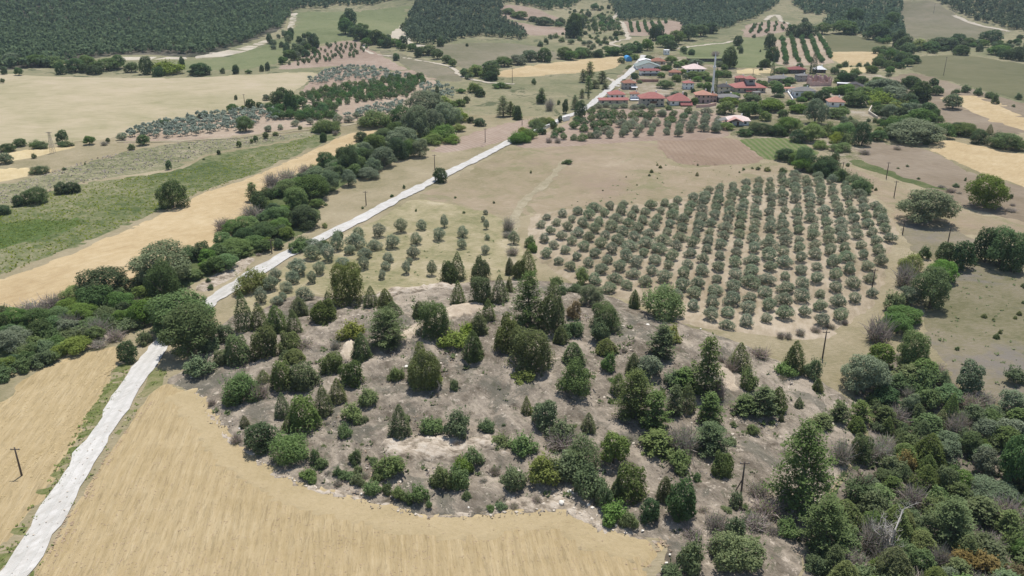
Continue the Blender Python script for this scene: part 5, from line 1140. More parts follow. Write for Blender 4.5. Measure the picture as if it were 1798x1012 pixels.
RUBBLE = plain('dusty_rubble', (.43, .375, .31), .25, 2.5, .9)
def stones(name, label, pts, size, mat, seed=5):
    rng = np.random.default_rng(seed); n = len(pts)
    O = np.array([[1, 0, 0], [0, 1, 0], [-1, 0, 0], [0, -1, 0], [0, 0, 1]], float)
    s = size * rng.uniform(.35, 1.0, n) ** 2 * 1.6
    V = O[None] * (s[:, None, None] * rng.uniform(.6, 1.3, (n, 5, 1))) * np.array([1, .8, .6])
    a = rng.uniform(0, 6.28, n)[:, None]; X = V[..., 0] * np.cos(a) - V[..., 1] * np.sin(a); Y = V[..., 0] * np.sin(a) + V[..., 1] * np.cos(a)
    V = np.stack([X + pts[:, :1], Y + pts[:, 1:], V[..., 2] + (hgt(pts[:, 0], pts[:, 1]) + .22)[:, None]], -1).reshape(-1, 3)
    F_ = (np.array([[0, 1, 4], [1, 2, 4], [2, 3, 4], [3, 0, 4]])[None] + 5 * np.arange(n)[:, None, None]).reshape(-1, 3)
    return tag(link(name, mesh_np(name, V, F_, mat)), label, kind='stuff')
stones('scattered_stones', 'pale stones strewn over the scrub slope of the hillock', scatter_px([(380, 740), (430, 650), (620, 540), (880, 510), (1100, 560), (1300, 620), (1460, 690), (1500, 740), (1400, 950), (1200, 950), (1040, 880), (800, 890), (560, 850)], 1.25, 51, .22), .28, RUBBLE)
stones('scattered_stones', 'pale rubble along the crumbling bank above the wheat', scatter_px([(345, 700), (410, 772), (492, 832), (610, 872), (800, 905), (905, 872), (985, 868), (1110, 932), (1060, 935), (980, 902), (800, 914), (600, 880), (437, 808), (350, 712)], .6, 52, .2), .26, RUBBLE)
stones('scattered_stones', 'small stones beside the white gravel road', scatter_px([(205, 720), (235, 672), (262, 672), (205, 760), (140, 860), (60, 1000), (10, 1000), (100, 850)], .8, 53, .3), .14, RUBBLE)
POLE = plain('weathered_pole', (.10, .08, .065), .3, 3)
CONC = plain('concrete', (.40, .39, .37), .12, 1.5)
STEEL = plain('dull_steel', (.22, .21, .20), .15, 2, .5)
def pole(px, pyb, pyt, label, mat=POLE, arm=True, brace=False):
    x, y, d = survey([px], [pyb]); x, y = float(x[0]), float(y[0]); z = float(hgt(x, y))
    s = FOC / float(d[0]); H = (pyb - pyt) / s / math.sqrt(1 - ((CAM_H - z) / float(np.hypot(np.hypot(x, y), CAM_H - z))) ** 2)
    o = link('utility_pole', None, loc=(x, y, z)); tag(o, label, 'utility pole', 'wooden utility poles')
    mb = MB(); mb.tube([(0, 0, -.3), (0, 0, H * .5), (0, 0, H)], [.17, .145, .11], 8)
    link('shaft', mb.mesh('shaft', mat, True), o)
    if arm:
        mb = MB(); mb.box(-.75, .75, -.06, .06, H - .45, H - .33); link('cross_arm', mb.mesh('cross_arm', mat), o)
        for k in (-.65, 0, .65):
            mb = MB(); mb.lathe([(.05, H - .33), (.07, H - .27), (.05, H - .2), (.03, H - .15)], 8)
            i = link('insulator', mb.mesh('insulator', CONC), o); i.location = (k, 0, 0)
    if brace:
        mb = MB(); mb.tube([(-1.1, 0, 0), (-.12, 0, H * .42)], [.11, .1], 6); link('brace', mb.mesh('brace', mat), o)
for a in [(38.5, 836, 785, 'utility pole alone in the mown field left of the road'), (1444, 629.5, 581, 'utility pole in front of the olive grove near the conical juniper'),
          (1530, 512, 472, 'utility pole beside the lower right edge of the olive grove'), (1584.5, 412, 386, 'utility pole between the grove corner and the big rounded tree'),
          (1662.7, 434, 392, 'utility pole above the paired dark bushes by the pasture'), (1569.5, 347, 318, 'utility pole in the pasture above the grove'),
          (1556, 314, 285, 'utility pole beside the green ditch'), (1479.5, 298, 285, 'small distant utility pole behind the dark trees above the grove'),
          (763.5, 298, 272, 'utility pole just behind the round bush on the road'), (643, 361, 336, 'utility pole in the strip between road and stream trees'),
          (477.6, 446, 420, 'utility pole by the stream trees next to a dark bush'), (852, 251, 226, 'utility pole on the ploughed field beside the road'),
          (916.7, 221, 209, 'utility pole at the far end of the roadside ploughed field'), (899.5, 146, 120, 'utility pole in front of the long tan stubble field'),
          (430, 186, 166, 'utility pole at the edge of the broad pale field'), (1557.5, 221, 207, 'utility pole in the yard below the village'),
          (1656.5, 133, 101, 'pale utility pole on the hill field right of the village'), (1639, 24, 7, 'utility pole on the hill field between two woods'), (1322, 133, 122, 'utility pole on the stubble behind the minaret')]:
    pole(*a)
pole(1301, 867, 812, 'braced utility pole standing on the scrub slope above the wheat corner', brace=True)
# lattice pylon
x, y, d = survey([93], [269]); x, y, d = float(x[0]), float(y[0]), float(d[0]); s = FOC / d; H = 36 / s / .97
o = link('lattice_pylon', None, loc=(x, y, float(hgt(x, y)))); tag(o, 'slender lattice pylon standing at the left field hedge', 'pylon')
b0, b1 = .8, .25
for i, (sx, sy) in enumerate(((-1, -1), (1, -1), (1, 1), (-1, 1))):
    mb = MB(); mb.tube([(sx * b0, sy * b0, 0), (sx * b1, sy * b1, H)], [.07, .06], 4); link('leg', mb.mesh('leg', STEEL), o)
lv = 9
cr = [(-1, -1), (1, -1), (1, 1), (-1, 1)]
for i in range(lv):
    za, zb = H * i / lv, H * (i + 1) / lv; wa = b0 + (b1 - b0) * i / lv; wb = b0 + (b1 - b0) * (i + 1) / lv
    mb = MB()
    for k in range(4):
        p, q = cr[k], cr[(k + 1) % 4]
        mb.tube([(p[0] * wa, p[1] * wa, za), (q[0] * wb, q[1] * wb, zb)], [.022, .022], 4, cap=False)
        mb.tube([(q[0] * wa, q[1] * wa, za), (p[0] * wb, p[1] * wb, zb)], [.022, .022], 4, cap=False)
    link('lattice_brace', mb.mesh('lattice_brace', STEEL), o)
mb = MB(); mb.box(-1.2, 1.2, -.08, .08, H - .3, H - .15); link('cross_arm', mb.mesh('cross_arm', STEEL), o)

# ------------------------------------------------------------------ the village
def roof_mat(name, col, per=.45):
    m, nt, N, L = new_mat(name); tc = N.new('ShaderNodeTexCoord'); v = tc.outputs['Object']
    nz = noise_tex(N, L, v, .9, 5, .7)
    r = ramp(N, [tuple(c * .72 for c in col), col, tuple(min(1, c * 1.28) for c in col)]); L.new(nz, r.inputs[0])
    d = N.new('ShaderNodeBsdfDiffuse'); L.new(r.outputs[0], d.inputs[0])
    w = N.new('ShaderNodeTexWave'); w.bands_direction = 'Z'; w.inputs['Scale'].default_value = 2.2; L.new(v, w.inputs['Vector'])
    b = N.new('ShaderNodeBump'); b.inputs['Strength'].default_value = .5; b.inputs['Distance'].default_value = .08
    L.new(w.outputs['Fac'], b.inputs['Height']); L.new(b.outputs[0], d.inputs['Normal'])
    o = N.new('ShaderNodeOutputMaterial'); L.new(d.outputs[0], o.inputs[0]); return m
RF = {'red': roof_mat('red_tiles', (.30, .135, .12)), 'orange': roof_mat('orange_tiles', (.38, .21, .16)), 'brown': roof_mat('brown_tiles', (.25, .13, .095)), 'maroon': roof_mat('maroon_tiles', (.20, .085, .08)),
      'grey': roof_mat('grey_roofing', (.17, .165, .16)), 'white': roof_mat('white_sheet_roofing', (.62, .62, .63)), 'dark': roof_mat('dark_roofing', (.075, .072, .075)), 'pink': roof_mat('faded_pink_tiles', (.42, .26, .23)), 'pale': roof_mat('pale_pinkish_sheet', (.55, .45, .42)), 'green': roof_mat('green_netting', (.15, .165, .09)), 'greygreen': roof_mat('grey_green_sheet', (.20, .23, .22))}
WL = {k: plain('wall_' + k, c, .12, .8) for k, c in {'white': (.85, .845, .83), 'cream': (.62, .56, .44), 'grey': (.36, .35, .335), 'stone': (.44, .395, .33), 'pink': (.58, .40, .36), 'blue': (.80, .82, .84), 'dark': (.095, .085, .08), 'brick': (.33, .19, .155)}.items()}
GLASS = plain('dark_window_glass', (.03, .035, .045), .1, 2, .15)
FRAME = plain('window_frame', (.5, .5, .5), .1, 2)
WOOD = plain('brown_wood', (.13, .075, .05), .25, 3)
def hip(w, d, z0, h, over, kind, th=.16):
    """hip, gable or mono roof with real thickness."""
    W_, D_ = w / 2 + over, d / 2 + over
    mb = MB()
    if kind == 'hip':
        r = max(0, W_ - D_) if W_ > D_ else 0; r2 = max(0, D_ - W_)
        A = [(-W_, -D_), (W_, -D_), (W_, D_), (-W_, D_)]
        t0, t1 = ((-r, -r2), (r, r2))
        for dz, fl in ((0, 0), (-th, 1)):
            P = [(a, b, z0 + dz) for a, b in A]; T0 = (t0[0], t0[1], z0 + h + dz); T1 = (t1[0], t1[1], z0 + h + dz)
            if r2 > 0: fs = [[P[0], P[1], T0], [P[1], P[2], T1, T0], [P[2], P[3], T1], [P[3], P[0], T0, T1]]
            else: fs = [[P[0], P[1], T1, T0], [P[1], P[2], T1], [P[2], P[3], T0, T1], [P[3], P[0], T0]]
            for f in fs:
                f = [q for i, q in enumerate(f) if q != f[i - 1]]
                mb.poly(f[::-1] if fl else f)
        for i in range(4):
            p, q = A[i], A[(i + 1) % 4]; mb.poly([(p[0], p[1], z0 - th), (q[0], q[1], z0 - th), (q[0], q[1], z0), (p[0], p[1], z0)])
    elif kind == 'gable':
        for sgn in (-1, 1):
            a = [(-W_, sgn * D_, z0), (W_, sgn * D_, z0), (W_, 0, z0 + h), (-W_, 0, z0 + h)]
            mb.poly(a if sgn < 0 else a[::-1]); b = [(p[0], p[1], p[2] - th) for p in a]; mb.poly(b[::-1] if sgn < 0 else b)
            mb.poly([a[0], a[1], b[1], b[0]])
            for e in (0, 1): mb.poly([a[1 if e else 0], a[2 if e else 3], b[2 if e else 3], b[1 if e else 0]])
    elif kind == 'gablex':
        for sgn in (-1, 1):
            a = [(sgn * W_, -D_, z0), (sgn * W_, D_, z0), (0, D_, z0 + h), (0, -D_, z0 + h)]
            mb.poly(a if sgn > 0 else a[::-1]); b = [(p[0], p[1], p[2] - th) for p in a]; mb.poly(b[::-1] if sgn > 0 else b)
            mb.poly([a[0], a[1], b[1], b[0]])
            for e in (0, 1): mb.poly([a[1 if e else 0], a[2 if e else 3], b[2 if e else 3], b[1 if e else 0]])
    else:
        a = [(-W_, -D_, z0), (W_, -D_, z0), (W_, D_, z0 + h), (-W_, D_, z0 + h)]; b = [(p[0], p[1], p[2] - th) for p in a]
        mb.poly(a); mb.poly(b[::-1])
        for i in range(4): mb.poly([b[i], b[(i + 1) % 4], a[(i + 1) % 4], a[i]])
    return mb
def window(o, x, y, z, w, h, side=0, door=False):
    mb = MB(); t = .07
    if door:
        mb.box(-w / 2, w / 2, -.06, .0, 0, h, 0)
        k = link('door', mb.mesh('door', [WOOD]), o)
    else:
        for a in ((-w / 2, -w / 2 + t, 0, h), (w / 2 - t, w / 2, 0, h), (-w / 2 + t, w / 2 - t, 0, t), (-w / 2 + t, w / 2 - t, h - t, h)): mb.box(a[0], a[1], -.07, 0, a[2], a[3], 0)
        k = link('window', mb.mesh('window', [FRAME]), o)
        mb = MB(); mb.box(-w / 2 + t, w / 2 - t, -.03, 0, t, h - t, 0); link('pane', mb.mesh('pane', [GLASS]), k)
    k.location = (x, y, z); k.rotation_euler = (0, 0, side)
def house(cx, yb, wpx, hpx, label, roof, wall, kind='hip', rz=0.0, dep=.75, rise=.26, over=.5, win=3, storeys=1, door=True, chim=True, name='house', cat='house', wins=None):
    """cx, yb: middle of the front foot of the house in the photograph; wpx, hpx: wall width and visible wall height."""
    x, y, d = survey([cx], [yb]); x, y, d = float(x[0]), float(y[0]), float(d[0]); s = FOC / d
    w = wpx / s; h = max(2.3, hpx / s * 1.04); dp = w * dep
    cx_, cy_ = x - math.sin(rz) * dp / 2 * -1 * 0, y + dp / 2 * math.cos(rz)
    z = float(min(hgt(cx_ + a * w / 2, cy_ + b * dp / 2) for a in (-1, 1) for b in (-1, 1)))
    z1 = float(hgt(x, y))
    o = link(name, None, loc=(cx_, cy_, z1)); o.rotation_euler = (0, 0, rz); tag(o, label, cat, 'village houses' if cat == 'house' else None)
    mb = MB(); mb.box(-w / 2, w / 2, -dp / 2, dp / 2, z - z1 - .4, h)
    if kind in ('gable', 'gablex'):
        rr = rise * (dp if kind == 'gable' else w) * .5
        if kind == 'gable':
            for sx in (-1, 1): mb.poly([(sx * w / 2, -dp / 2, h), (sx * w / 2, dp / 2, h), (sx * w / 2, 0, h + rr * .93)])
        else:
            for sy in (-1, 1): mb.poly([(-w / 2, sy * dp / 2, h), (w / 2, sy * dp / 2, h), (0, sy * dp / 2, h + rr * .93)])
    link('wall', mb.mesh('wall', WL[wall]), o)
    rh = rise * (min(w, dp) * .85 if kind == 'hip' else dp * .5 if kind in ('gable', 'mono') else w * .5)
    ro = link('roof', hip(w, dp, h + .13, rh, over, kind).mesh('roof', RF[roof]), o)
    if chim:
        mb = MB(); mb.box(w * .18, w * .18 + .55, dp * .1, dp * .1 + .55, h + rh * .3, h + rh + .6); link('chimney', mb.mesh('chimney', WL['white']), ro)
    ww = min(1.15, w / 7)
    for st in range(storeys):
        zz = h / storeys * st + h / storeys * .38; hh = min(1.35, h / storeys * .45)
        for i in range(win):
            xx = -w / 2 + w * (i + .5) / win
            if door and st == 0 and i == win // 2: window(o, xx, -dp / 2, .0, 1.0, min(2.0, h / storeys * .82), door=True)
            else: window(o, xx, -dp / 2, zz, ww, hh)
        for sd in (-1, 1):
            for i in (0, 1): window(o, sd * w / 2, (i - .5) * dp * .5, zz, ww, hh, side=sd * PI / 2)
    return o, w, dp, h
def porch(o, w, dp, x0, x1, z, depth, roof='maroon', posts=True, drop=.5):
    mb = MB(); y0 = -dp / 2
    mb.poly([(x0, y0 - depth, z - drop), (x1, y0 - depth, z - drop), (x1, y0 + .0, z), (x0, y0, z)]); mb.poly([(x0, y0 - depth, z - drop - .1), (x0, y0, z - .1), (x1, y0, z - .1), (x1, y0 - depth, z - drop - .1)])
    mb.poly([(x0, y0 - depth, z - drop - .1), (x1, y0 - depth, z - drop - .1), (x1, y0 - depth, z - drop), (x0, y0 - depth, z - drop)])
    for xx in (x0, x1): mb.poly([(xx, y0 - depth, z - drop - .1), (xx, y0 - depth, z - drop), (xx, y0, z), (xx, y0, z - .1)])
    link('porch_roof', mb.mesh('porch_roof', RF[roof]), o)
    if posts:
        for xx in (x0 + .15, x1 - .15):
            mb = MB(); mb.box(xx - .09, xx + .09, y0 - depth + .1, y0 - depth + .28, -.4, z - drop - .1); link('post', mb.mesh('post', WOOD), o)
A = house(1138.5, 124, 42, 6, 'long grey-roofed barn with an open gable at the head of the village lane', 'greygreen', 'white', 'gablex', 0, .8, .34, .6, 2, door=False, chim=False, name='barn', cat='barn')
house(1134, 113, 22, 4, 'low white-roofed building behind the grey barn', 'white', 'white', 'gablex', 0, .7, .25, .5, 2, chim=False)
A = house(1141.5, 134, 33, 9, 'white two-storey house with a flat maroon roof below the barn', 'maroon', 'white', 'hip', .05, .6, .15, .8, 3, 2); porch(A[0], A[1], A[2], -A[1] / 2, A[1] / 2, A[3] * .5, 1.4, 'dark')
A = house(1105, 158, 22, 11, 'brown-roofed house with a white porch beside the open square', 'brown', 'grey', 'hip', .1, .9, .3, .5, 3, 2); porch(A[0], A[1], A[2], A[1] * .05, A[1] * .55, A[3] * .55, 2.5, 'white')
A = house(1083, 174, 27, 7, 'red hipped house at the corner of the lane above the long red shed', 'red', 'white', 'hip', .05, .9, .3, .5, 3)
A = house(1077, 184, 50, 3, 'long low red-roofed shed along the lane', 'red', 'stone', 'gable', .04, .30, .45, .5, 4, door=False, chim=False, name='shed', cat='shed')
A = house(1114.5, 177, 14, 11, 'narrow house with a small brown roof squeezed beside the large red house', 'brown', 'white', 'hip', 0, 1.0, .3, .5, 2, 2); porch(A[0], A[1], A[2], -A[1] * .6, A[1] * .7, A[3] * .35, 2.5, 'white')
A = house(1145.5, 188, 40, 14, 'large two-storey house with a broad red hipped roof above the olive rows', 'red', 'stone', 'hip', .02, .75, .34, .9, 5, 2)
mb = MB(); mb.box(-A[1] * .13, A[1] * .17, -A[2] / 2 - 1.2, -A[2] / 2, A[3] * .5, A[3] * .55); mb.box(-A[1] * .13, A[1] * .17, -A[2] / 2 - 1.2, -A[2] / 2 - 1.1, A[3] * .55, A[3] * .74); link('balcony', mb.mesh('balcony', WOOD), A[0])
A = house(1194, 186, 35, 8, 'white house under a pointed red roof with a sagging front porch', 'red', 'white', 'hip', -.03, .9, .42, .7, 3); porch(A[0], A[1], A[2], A[1] * .0, A[1] * .6, A[3] * .8, 3.5, 'maroon', True, 1.2)
A = house(1235, 182, 24, 14, 'pink-walled house with an orange pyramid roof near the minaret', 'orange', 'pink', 'hip', -.05, .9, .36, .9, 3, 2)
A = house(1252, 180, 13, 11, 'small brown-roofed house attached to the pink house', 'brown', 'pink', 'hip', -.05, 1.2, .25, .5, 2, 2)
A = house(1279, 181, 34, 9, 'grey flat-hipped house below the dark-roofed cream house', 'grey', 'grey', 'hip', .05, .7, .22, .8, 4)
A = house(1272, 166, 20, 12, 'cream house with a dark hipped roof right beside the cypress', 'dark', 'cream', 'hip', -.08, 1.0, .3, .6, 2, 2)
A = house(1317, 164, 52, 9, 'wide red-roofed house with an upper dormer storey', 'red', 'stone', 'hip', .04, .75, .24, 1.0, 5, 1); W__, D__, H__ = A[1:]
mb = MB(); mb.box(-W__ * .1, W__ * .16, -D__ * .3, D__ * .1, H__ + .4, H__ + 4.6); dm = link('dormer', mb.mesh('dormer', WL['grey']), A[0])
window(dm, W__ * .03, -D__ * .3, H__ + 2.6, 2.4, 1.3)
r_ = link('dormer_roof', hip(W__ * .26, D__ * .4, H__ + 4.7, 1.5, .8, 'hip').mesh('dormer_roof', RF['red']), dm); r_.location = (W__ * .03, -D__ * .1, 0)
porch(A[0], W__, D__, -W__ * .2, W__ * .2, H__ * .6, 2.5, 'maroon')
A = house(1302, 146, 18, 8, 'red-roofed back house behind the dormer house', 'red', 'brick', 'hip', 0, .8, .3, .5, 2)
A = house(1221, 128, 32, 6, 'house with a faded pink and white roof behind the minaret trees', 'pale', 'white', 'hip', .03, .9, .3, 1.2, 4)
A = house(1186, 134, 19, 4, 'low brown-roofed house half hidden by garden trees', 'brown', 'stone', 'hip', 0, .8, .3, .5, 2)
A = house(1156, 114, 24, 4, 'brown-roofed house behind the barn under dark trees', 'brown', 'stone', 'hip', 0, .8, .3, .5, 2)
A = house(1209, 158, 17, 11, 'pale house with a small red roof below the garden trees', 'red', 'blue', 'hip', .05, .9, .28, .5, 2, 2)
A = house(1371, 147, 34, 8, 'long grey-roofed house with brownish walls beside a cypress', 'grey', 'stone', 'hip', .03, .6, .26, .8, 4)
A = house(1400, 130, 28, 7, 'dark-walled house with a maroon roof at the back of the village', 'maroon', 'dark', 'hip', .02, .7, .25, .8, 4)
A = house(1410, 144, 20, 10, 'grey two-storey house in front of the maroon-roofed one', 'grey', 'grey', 'hip', .1, .8, .2, .4, 2, 2)
A = house(1441, 129, 18, 6, 'house with a white metal roof behind the ruin', 'white', 'dark', 'hip', -.1, .9, .4, .6, 2)
A = house(1413, 173, 36, 12, 'white house with a grey hipped roof and a white chimney above the orchard', 'grey', 'blue', 'hip', -.06, .7, .26, .6, 4)
A = house(1386, 163, 19, 6, 'low house with a bright orange-red roof behind the white house', 'orange', 'white', 'gable', 0, .5, .4, .4, 2)
A = house(1470, 189, 26, 9, 'white house with a brown pointed roof hidden among trees', 'orange', 'white', 'hip', -.15, .9, .4, .6, 2)
A = house(1505, 160, 26, 6, 'dark-roofed long building at the right end of the village', 'dark', 'cream', 'gablex', -.35, 1.1, .4, .6, 2, chim=False)
A = house(1481, 154, 20, 6, 'dark shed with a thin white roof strip beside the long building', 'white', 'dark', 'mono', -.3, .3, .25, .2, 2, chim=False, name='shed', cat='shed')
A = house(1297, 221, 38, 7, 'house with a patchwork of white, grey and pink roofs below the village', 'pale', 'blue', 'hip', -.12, .75, .30, .8, 3)
r_ = link('lean_to_roof', hip(7, 6, A[3] - .2, 1.6, .4, 'gablex').mesh('lean_to_roof', RF['pink']), A[0]); r_.location = (-A[1] * .15, -A[2] * .5, .2)
r_ = link('lean_to_roof', hip(7, 6, A[3] - .6, 1.0, .4, 'gablex').mesh('lean_to_roof', RF['grey']), A[0]); r_.location = (-A[1] * .55, -A[2] * .15, .2)
A = house(1170.5, 97, 9, 8, 'small white hut at the far end of the village', 'white', 'white', 'mono', .1, .9, .05, .1, 2, door=False, chim=False, name='hut', cat='hut')
A = house(1239, 109, 62, 4, 'very long dark-fronted shed with a flat green roof', 'green', 'dark', 'mono', 0, .22, .06, .5, 8, door=False, chim=False, name='shed', cat='shed')
A = house(1329, 170, 12, 4, 'low stone outbuilding in front of the dormer house', 'grey', 'stone', 'mono', .2, .8, .15, .2, 2, chim=False, name='shed', cat='shed')
# roofless pinkish ruin
x, y, d = survey([1442], [152]); x, y, d = float(x[0]), float(y[0]), float(d[0]); s = FOC / d; w = 34 / s
o = link('ruined_house', None, loc=(x, y + 5, float(hgt(x, y)))); tag(o, 'roofless pinkish ruin with broken walls at the back of the village', 'ruin')
rg = random.Random(3)
def ragged(name, x0, y0, x1, y1, h):
    mb = MB(); n = 12
    for i in range(n):
        a, b = i / n, (i + 1) / n; hh = h * rg.uniform(.6, 1.05)
        xa, ya, xb, yb = x0 + (x1 - x0) * a, y0 + (y1 - y0) * a, x0 + (x1 - x0) * b, y0 + (y1 - y0) * b
        if abs(x1 - x0) > abs(y1 - y0): mb.box(xa + .002, xb - .002, ya - .2, ya + .2, -.5, hh)
        else: mb.box(xa - .2, xa + .2, ya + .002, yb - .002, -.5, hh)
    link(name, mb.mesh(name, WL['pink']), o)
ragged('broken_wall', -w / 2, -5, w / 2, -5, 3.6); ragged('broken_wall', -w / 2, 4, w / 2, 4, 6.2); ragged('broken_wall', -w / 2, -5, -w / 2, 4, 4.2); ragged('broken_wall', w / 2, -5, w / 2, 4, 5.5); ragged('broken_wall', w * .05, -5, w * .05, 4, 5.2)
mb = MB()
for i in range(26):
    a, b = rg.uniform(-w / 2, w / 2), rg.uniform(-4.5, 3.5); mb.tube([(a, b, rg.uniform(1, 3)), (a + rg.uniform(-3, 3), b + rg.uniform(-2, 2), rg.uniform(3, 5.6))], [.12, .1], 4)
link('fallen_beams', mb.mesh('fallen_beams', WL['brick']), o)['kind'] = 'stuff'
# garden walls
def wall_line(name, label, pts, h, t, mat, cat='wall'):
    p = np.array(pts, float); x, y, _ = survey(p[:, 0], p[:, 1]); z = hgt(x, y)
    o = link(name, None, loc=(float(x[0]), float(y[0]), float(z[0]))); tag(o, label, cat)
    mb = MB()
    for i in range(len(x) - 1):
        a = Vector((x[i] - x[0], y[i] - y[0], z[i] - z[0])); b = Vector((x[i + 1] - x[0], y[i + 1] - y[0], z[i + 1] - z[0]))
        n = Vector((-(b - a).y, (b - a).x, 0)).normalized() * t / 2
        q = [a - n, b - n, b + n, a + n]; lo = [v - Vector((0, 0, .4)) for v in q]; hi = [v + Vector((0, 0, h)) for v in q]
        mb.poly(hi); mb.poly(lo[::-1])
        for k in range(4): mb.poly([lo[k], lo[(k + 1) % 4], hi[(k + 1) % 4], hi[k]])
    link('masonry', mb.mesh('masonry', mat), o)
    mb = MB()
    for i in range(len(x) - 1):
        a = Vector((x[i] - x[0], y[i] - y[0], z[i] - z[0] + h + .003)); b = Vector((x[i + 1] - x[0], y[i + 1] - y[0], z[i + 1] - z[0] + h + .003))
        n = Vector((-(b - a).y, (b - a).x, 0)).normalized() * (t / 2 + .06)
        q = [a - n, b - n, b + n, a + n]; hi = [v + Vector((0, 0, .1)) for v in q]
        mb.poly(hi); mb.poly(q[::-1])
        for k in range(4): mb.poly([q[k], q[(k + 1) % 4], hi[(k + 1) % 4], hi[k]])
    link('coping', mb.mesh('coping', mat), o)
wall_line('garden_wall', 'low brick garden wall below the white two-storey house', [(1117, 145), (1136, 145), (1156, 145)], 1.8, .35, WL['brick'])
wall_line('garden_wall', 'pinkish yard wall in front of the pink house', [(1222, 190), (1242, 189), (1257, 186)], 1.6, .35, WL['pink'])
wall_line('garden_wall', 'white yard wall sloping down beside the white grey-roofed house', [(1383, 164), (1388, 172), (1392, 178)], 1.3, .3, WL['white'])
wall_line('roadside_wall', 'white boundary wall along the lane behind the hedge', [(932, 238), (943, 232), (956, 227), (968, 223), (980, 218)], 1.5, .3, WL['white'])
wall_line('roadside_wall', 'short higher white wall where the lane nears the orchard', [(989, 214), (1000, 211)], 2.2, .3, WL['white'])
wall_line('terrace_wall', 'pale stone terrace wall in the yard below the village', [(1540, 210), (1525, 200), (1530, 190)], 1.4, .4, WL['stone'])
# minaret
x, y, d = survey([1250.5], [166]); x, y, d = float(x[0]), float(y[0]), float(d[0]); s = FOC / d; H = 72 / s
o = link('minaret', None, loc=(x, y, float(hgt(x, y)))); tag(o, 'slender white minaret with a pointed cap rising above the village trees', 'minaret')
r = 1.9 / s
for nm, pf, mt in [('base', [(r * 1.35, -.5), (r * 1.35, H * .12), (r * 1.1, H * .16)], 'white'), ('shaft', [(r * .95, H * .16), (r * .88, H * .62)], 'white'), ('balcony', [(r * .9, H * .6), (r * 1.45, H * .635), (r * 1.45, H * .67)], 'white'),
                   ('upper_shaft', [(r * .8, H * .672), (r * .75, H * .82)], 'white'), ('cap', [(r * .95, H * .822), (r * .5, H * .91), (.03, H)], 'blue')]:
    mb = MB(); mb.lathe(pf, 12); link(nm, mb.mesh(nm, WL[mt]), o)
mb = MB(); mb.box(-.4, .4, -r * 1.35 - .04, -r * 1.35 + .2, 0, 2); link('door', mb.mesh('door', WOOD), o)
# blue tarpaulin shelter and the yard beside it
x, y, d = survey([1103], [108]); x, y, d = float(x[0]), float(y[0]), float(d[0]); s = FOC / d
o = link('tarpaulin_shelter', None, loc=(x, y + 3, float(hgt(x, y)))); tag(o, 'bright blue arched tarpaulin shelter beside a dark tree at the field end', 'shelter'); o.rotation_euler = (0, 0, .15)
TARP = plain('blue_tarpaulin', (.055, .27, .55), .15, 1.5, .5)
w, hh, dp = 11 / s, 9 / s, 8.0
mb = MB(); n = 10
ring = [(-w / 2 * math.cos(PI * i / n), hh * math.sin(PI * i / n) ** .8) for i in range(n + 1)]
for i in range(n):
    (a, b), (c, e) = ring[i], ring[i + 1]; mb.poly([(a, -dp / 2, b), (c, -dp / 2, e), (c, dp / 2, e), (a, dp / 2, b)])
mb.poly([(a, dp / 2, b) for a, b in ring])
link('cover', mb.mesh('cover', TARP), o)
for yy in (-dp / 2 + .1, 0, dp / 2 - .1):
    mb = MB(); mb.tube([(a * .985, yy, b * .985) for a, b in ring], [.06] * (n + 1), 5); link('hoop', mb.mesh('hoop', STEEL), o)
mb = MB(); mb.poly([(-w / 2, -dp / 2 + .3, 0)] + [(a * .97, -dp / 2 + .3, b * .97) for a, b in ring[1:-1]] + [(w / 2, -dp / 2 + .3, 0)]); link('back_cloth', mb.mesh('back_cloth', TARP), o)
# pale log on the hillock
x, y, d = survey([862], [628]); x, y, d = float(x[0]), float(y[0]), float(d[0])
o = link('fallen_log', None, loc=(x, y, float(hgt(x, y)) + .3)); tag(o, 'pale fallen trunk lying in front of the shaggy pine on the hillock', 'log')
mb = MB(); mb.tube([(0, 0, .05), (2.3, -.5, .12), (4.6, -1.2, .06)], [.2, .16, .1], 7); link('stem', mb.mesh('stem', DEADW, True), o)
mb = MB(); mb.tube([(2.3, -.5, .15), (3.2, .1, .5)], [.08, .03], 5); link('branch_stub', mb.mesh('branch_stub', DEADW, True), o)

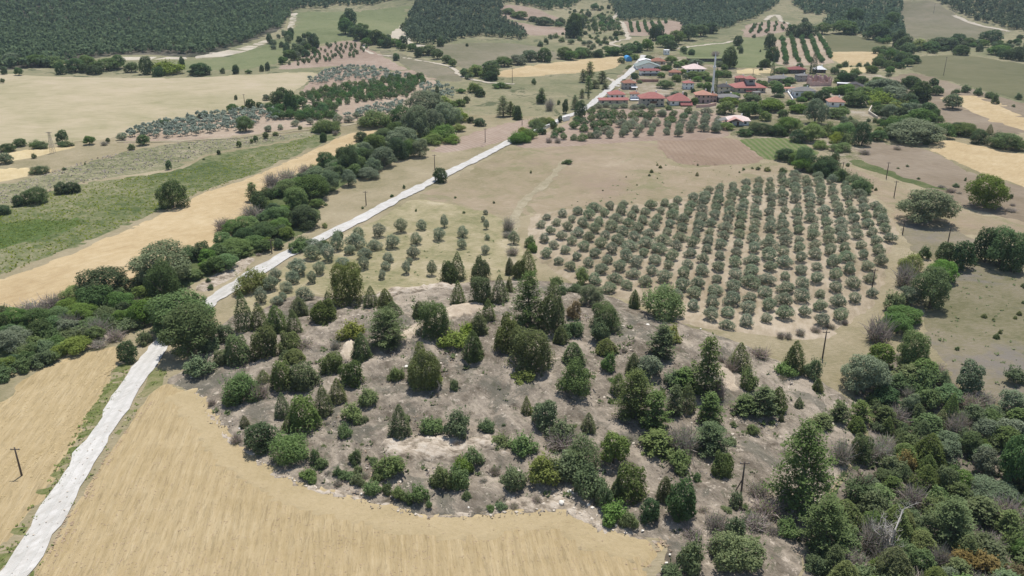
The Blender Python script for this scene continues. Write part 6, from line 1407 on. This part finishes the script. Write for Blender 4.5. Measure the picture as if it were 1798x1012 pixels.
# ------------------------------------------------------------------ every plant's own description
LM = [('the pale bare bank', 800, 552), ('the white road bend', 270, 625), ('the wheat corner', 1150, 960), ('the braced pole', 1301, 867), ('the forked white tree', 1561, 960), ('the biggest shaggy pine', 1396, 890),
      ('the rounded bright bush', 1160, 560), ('the yellow roadside bush', 443, 512), ('the wheat tip', 320, 690), ('the brown dead tree', 1498, 870), ('the grove front', 1300, 585), ('the grove top', 1360, 308),
      ('the big rounded tree', 1625, 395), ('the pasture poles', 1662, 434), ('the green ditch', 1570, 305), ('the golden stubble', 1700, 285), ('the patchwork house', 1297, 220), ('the white house', 1411, 172), ('the minaret', 1251, 160),
      ('the barn', 1138, 122), ('the blue tarpaulin', 1103, 106), ('the lane square', 1080, 152), ('the dormer house', 1317, 160), ('the ruin', 1442, 148), ('the striped orchard', 1405, 92), ('the hillside orchard', 1145, 55), ('the roadside round bush', 775, 320),
      ('the roadside ploughed field', 850, 245), ('the lone round tree', 305, 365), ('the lattice pylon', 93, 268), ('the golden strip end', 655, 232), ('the lush crop patch', 70, 410), ('the small pine wood', 800, 70), ('the green slope', 450, 110), ('the pale field', 250, 190),
      ('the sapling slope', 575, 105), ('the long tan stubble', 980, 118), ('the hillock log', 870, 630), ('the foreground bright bush', 507, 800), ('the hill field', 1670, 60), ('the curved stubble', 1720, 200), ('the row crop plot', 1360, 262), ('the olive plot', 690, 440),
      ('the sandy left bank', 120, 605), ('the pale field hedge', 330, 130), ('the tall blue-grey tree', 290, 470), ('the lower right corner', 1770, 990), ('the pasture hedge', 1610, 640), ('the eroded terrace', 790, 790)]
LMa = np.array([(a[1], a[2]) for a in LM], float)
med = {}
for r in REC: med.setdefault(r['code'], []).append(r['H'])
med = {k: float(np.median(v)) for k, v in med.items()}
groups = {}
for r in REC:
    if 'label' in r: continue
    p = np.array([r['px'], r['py']]); dist = np.hypot(*((LMa - p) * [1, 1.6]).T); i = int(np.argmin(dist)); v = p - LMa[i]; best, bj = -2, None
    for j in range(len(LM)):
        if j == i: continue
        q = LMa[j] - LMa[i]; L_ = np.hypot(*q)
        if L_ > 420: continue
        c = float(v @ q / (np.hypot(*v) * L_ + 1e-6)) - L_ / 900
        if c > best: best, bj = c, j
    if bj is None: bj = int(np.argsort(dist)[1])
    groups.setdefault((KINDS[r['code']][2], i, bj), []).append((float(dist[i]), r))
for (noun, i, j), L_ in groups.items():
    for k, (_, r) in enumerate(sorted(L_, key=lambda t: t[0])):
        h = r['H'] / med[r['code']]
        sz = 'tall ' if h > 1.45 else 'small ' if h < .62 and 'small' not in noun else ''
        r['label'] = f"{sz}{noun}, {ORD[min(k + 1, 99)]} from {LM[i][0]} towards {LM[j][0]}"
for r in REC: r['o']['label'] = r['label']
cnt = {}
for r in REC: cnt[KINDS[r['code']][0]] = cnt.get(KINDS[r['code']][0], 0) + 1
print('plants', len(REC), cnt)

# ------------------------------------------------------------------ the air
HAZE = True
if HAZE:
    hz = bpy.data.materials.new('thin_summer_haze'); hz.use_nodes = True; nt = hz.node_tree; nt.nodes.clear()
    pv = nt.nodes.new('ShaderNodeVolumePrincipled'); pv.inputs['Color'].default_value = (.72, .86, 1.0, 1); pv.inputs['Density'].default_value = .00009; pv.inputs['Anisotropy'].default_value = .3
    om = nt.nodes.new('ShaderNodeOutputMaterial'); nt.links.new(pv.outputs[0], om.inputs['Volume'])
    zl, zh = -12.0, float(gz.max()) + 25
    mb = MB(); mb.box(-8500, 8500, -4500, 10500, float(gz.min()) - 2, max(zh, CAM_H + 20))
    o = link('haze', mb.mesh('haze', hz)); tag(o, 'thin pale summer haze filling the valley', kind='stuff')
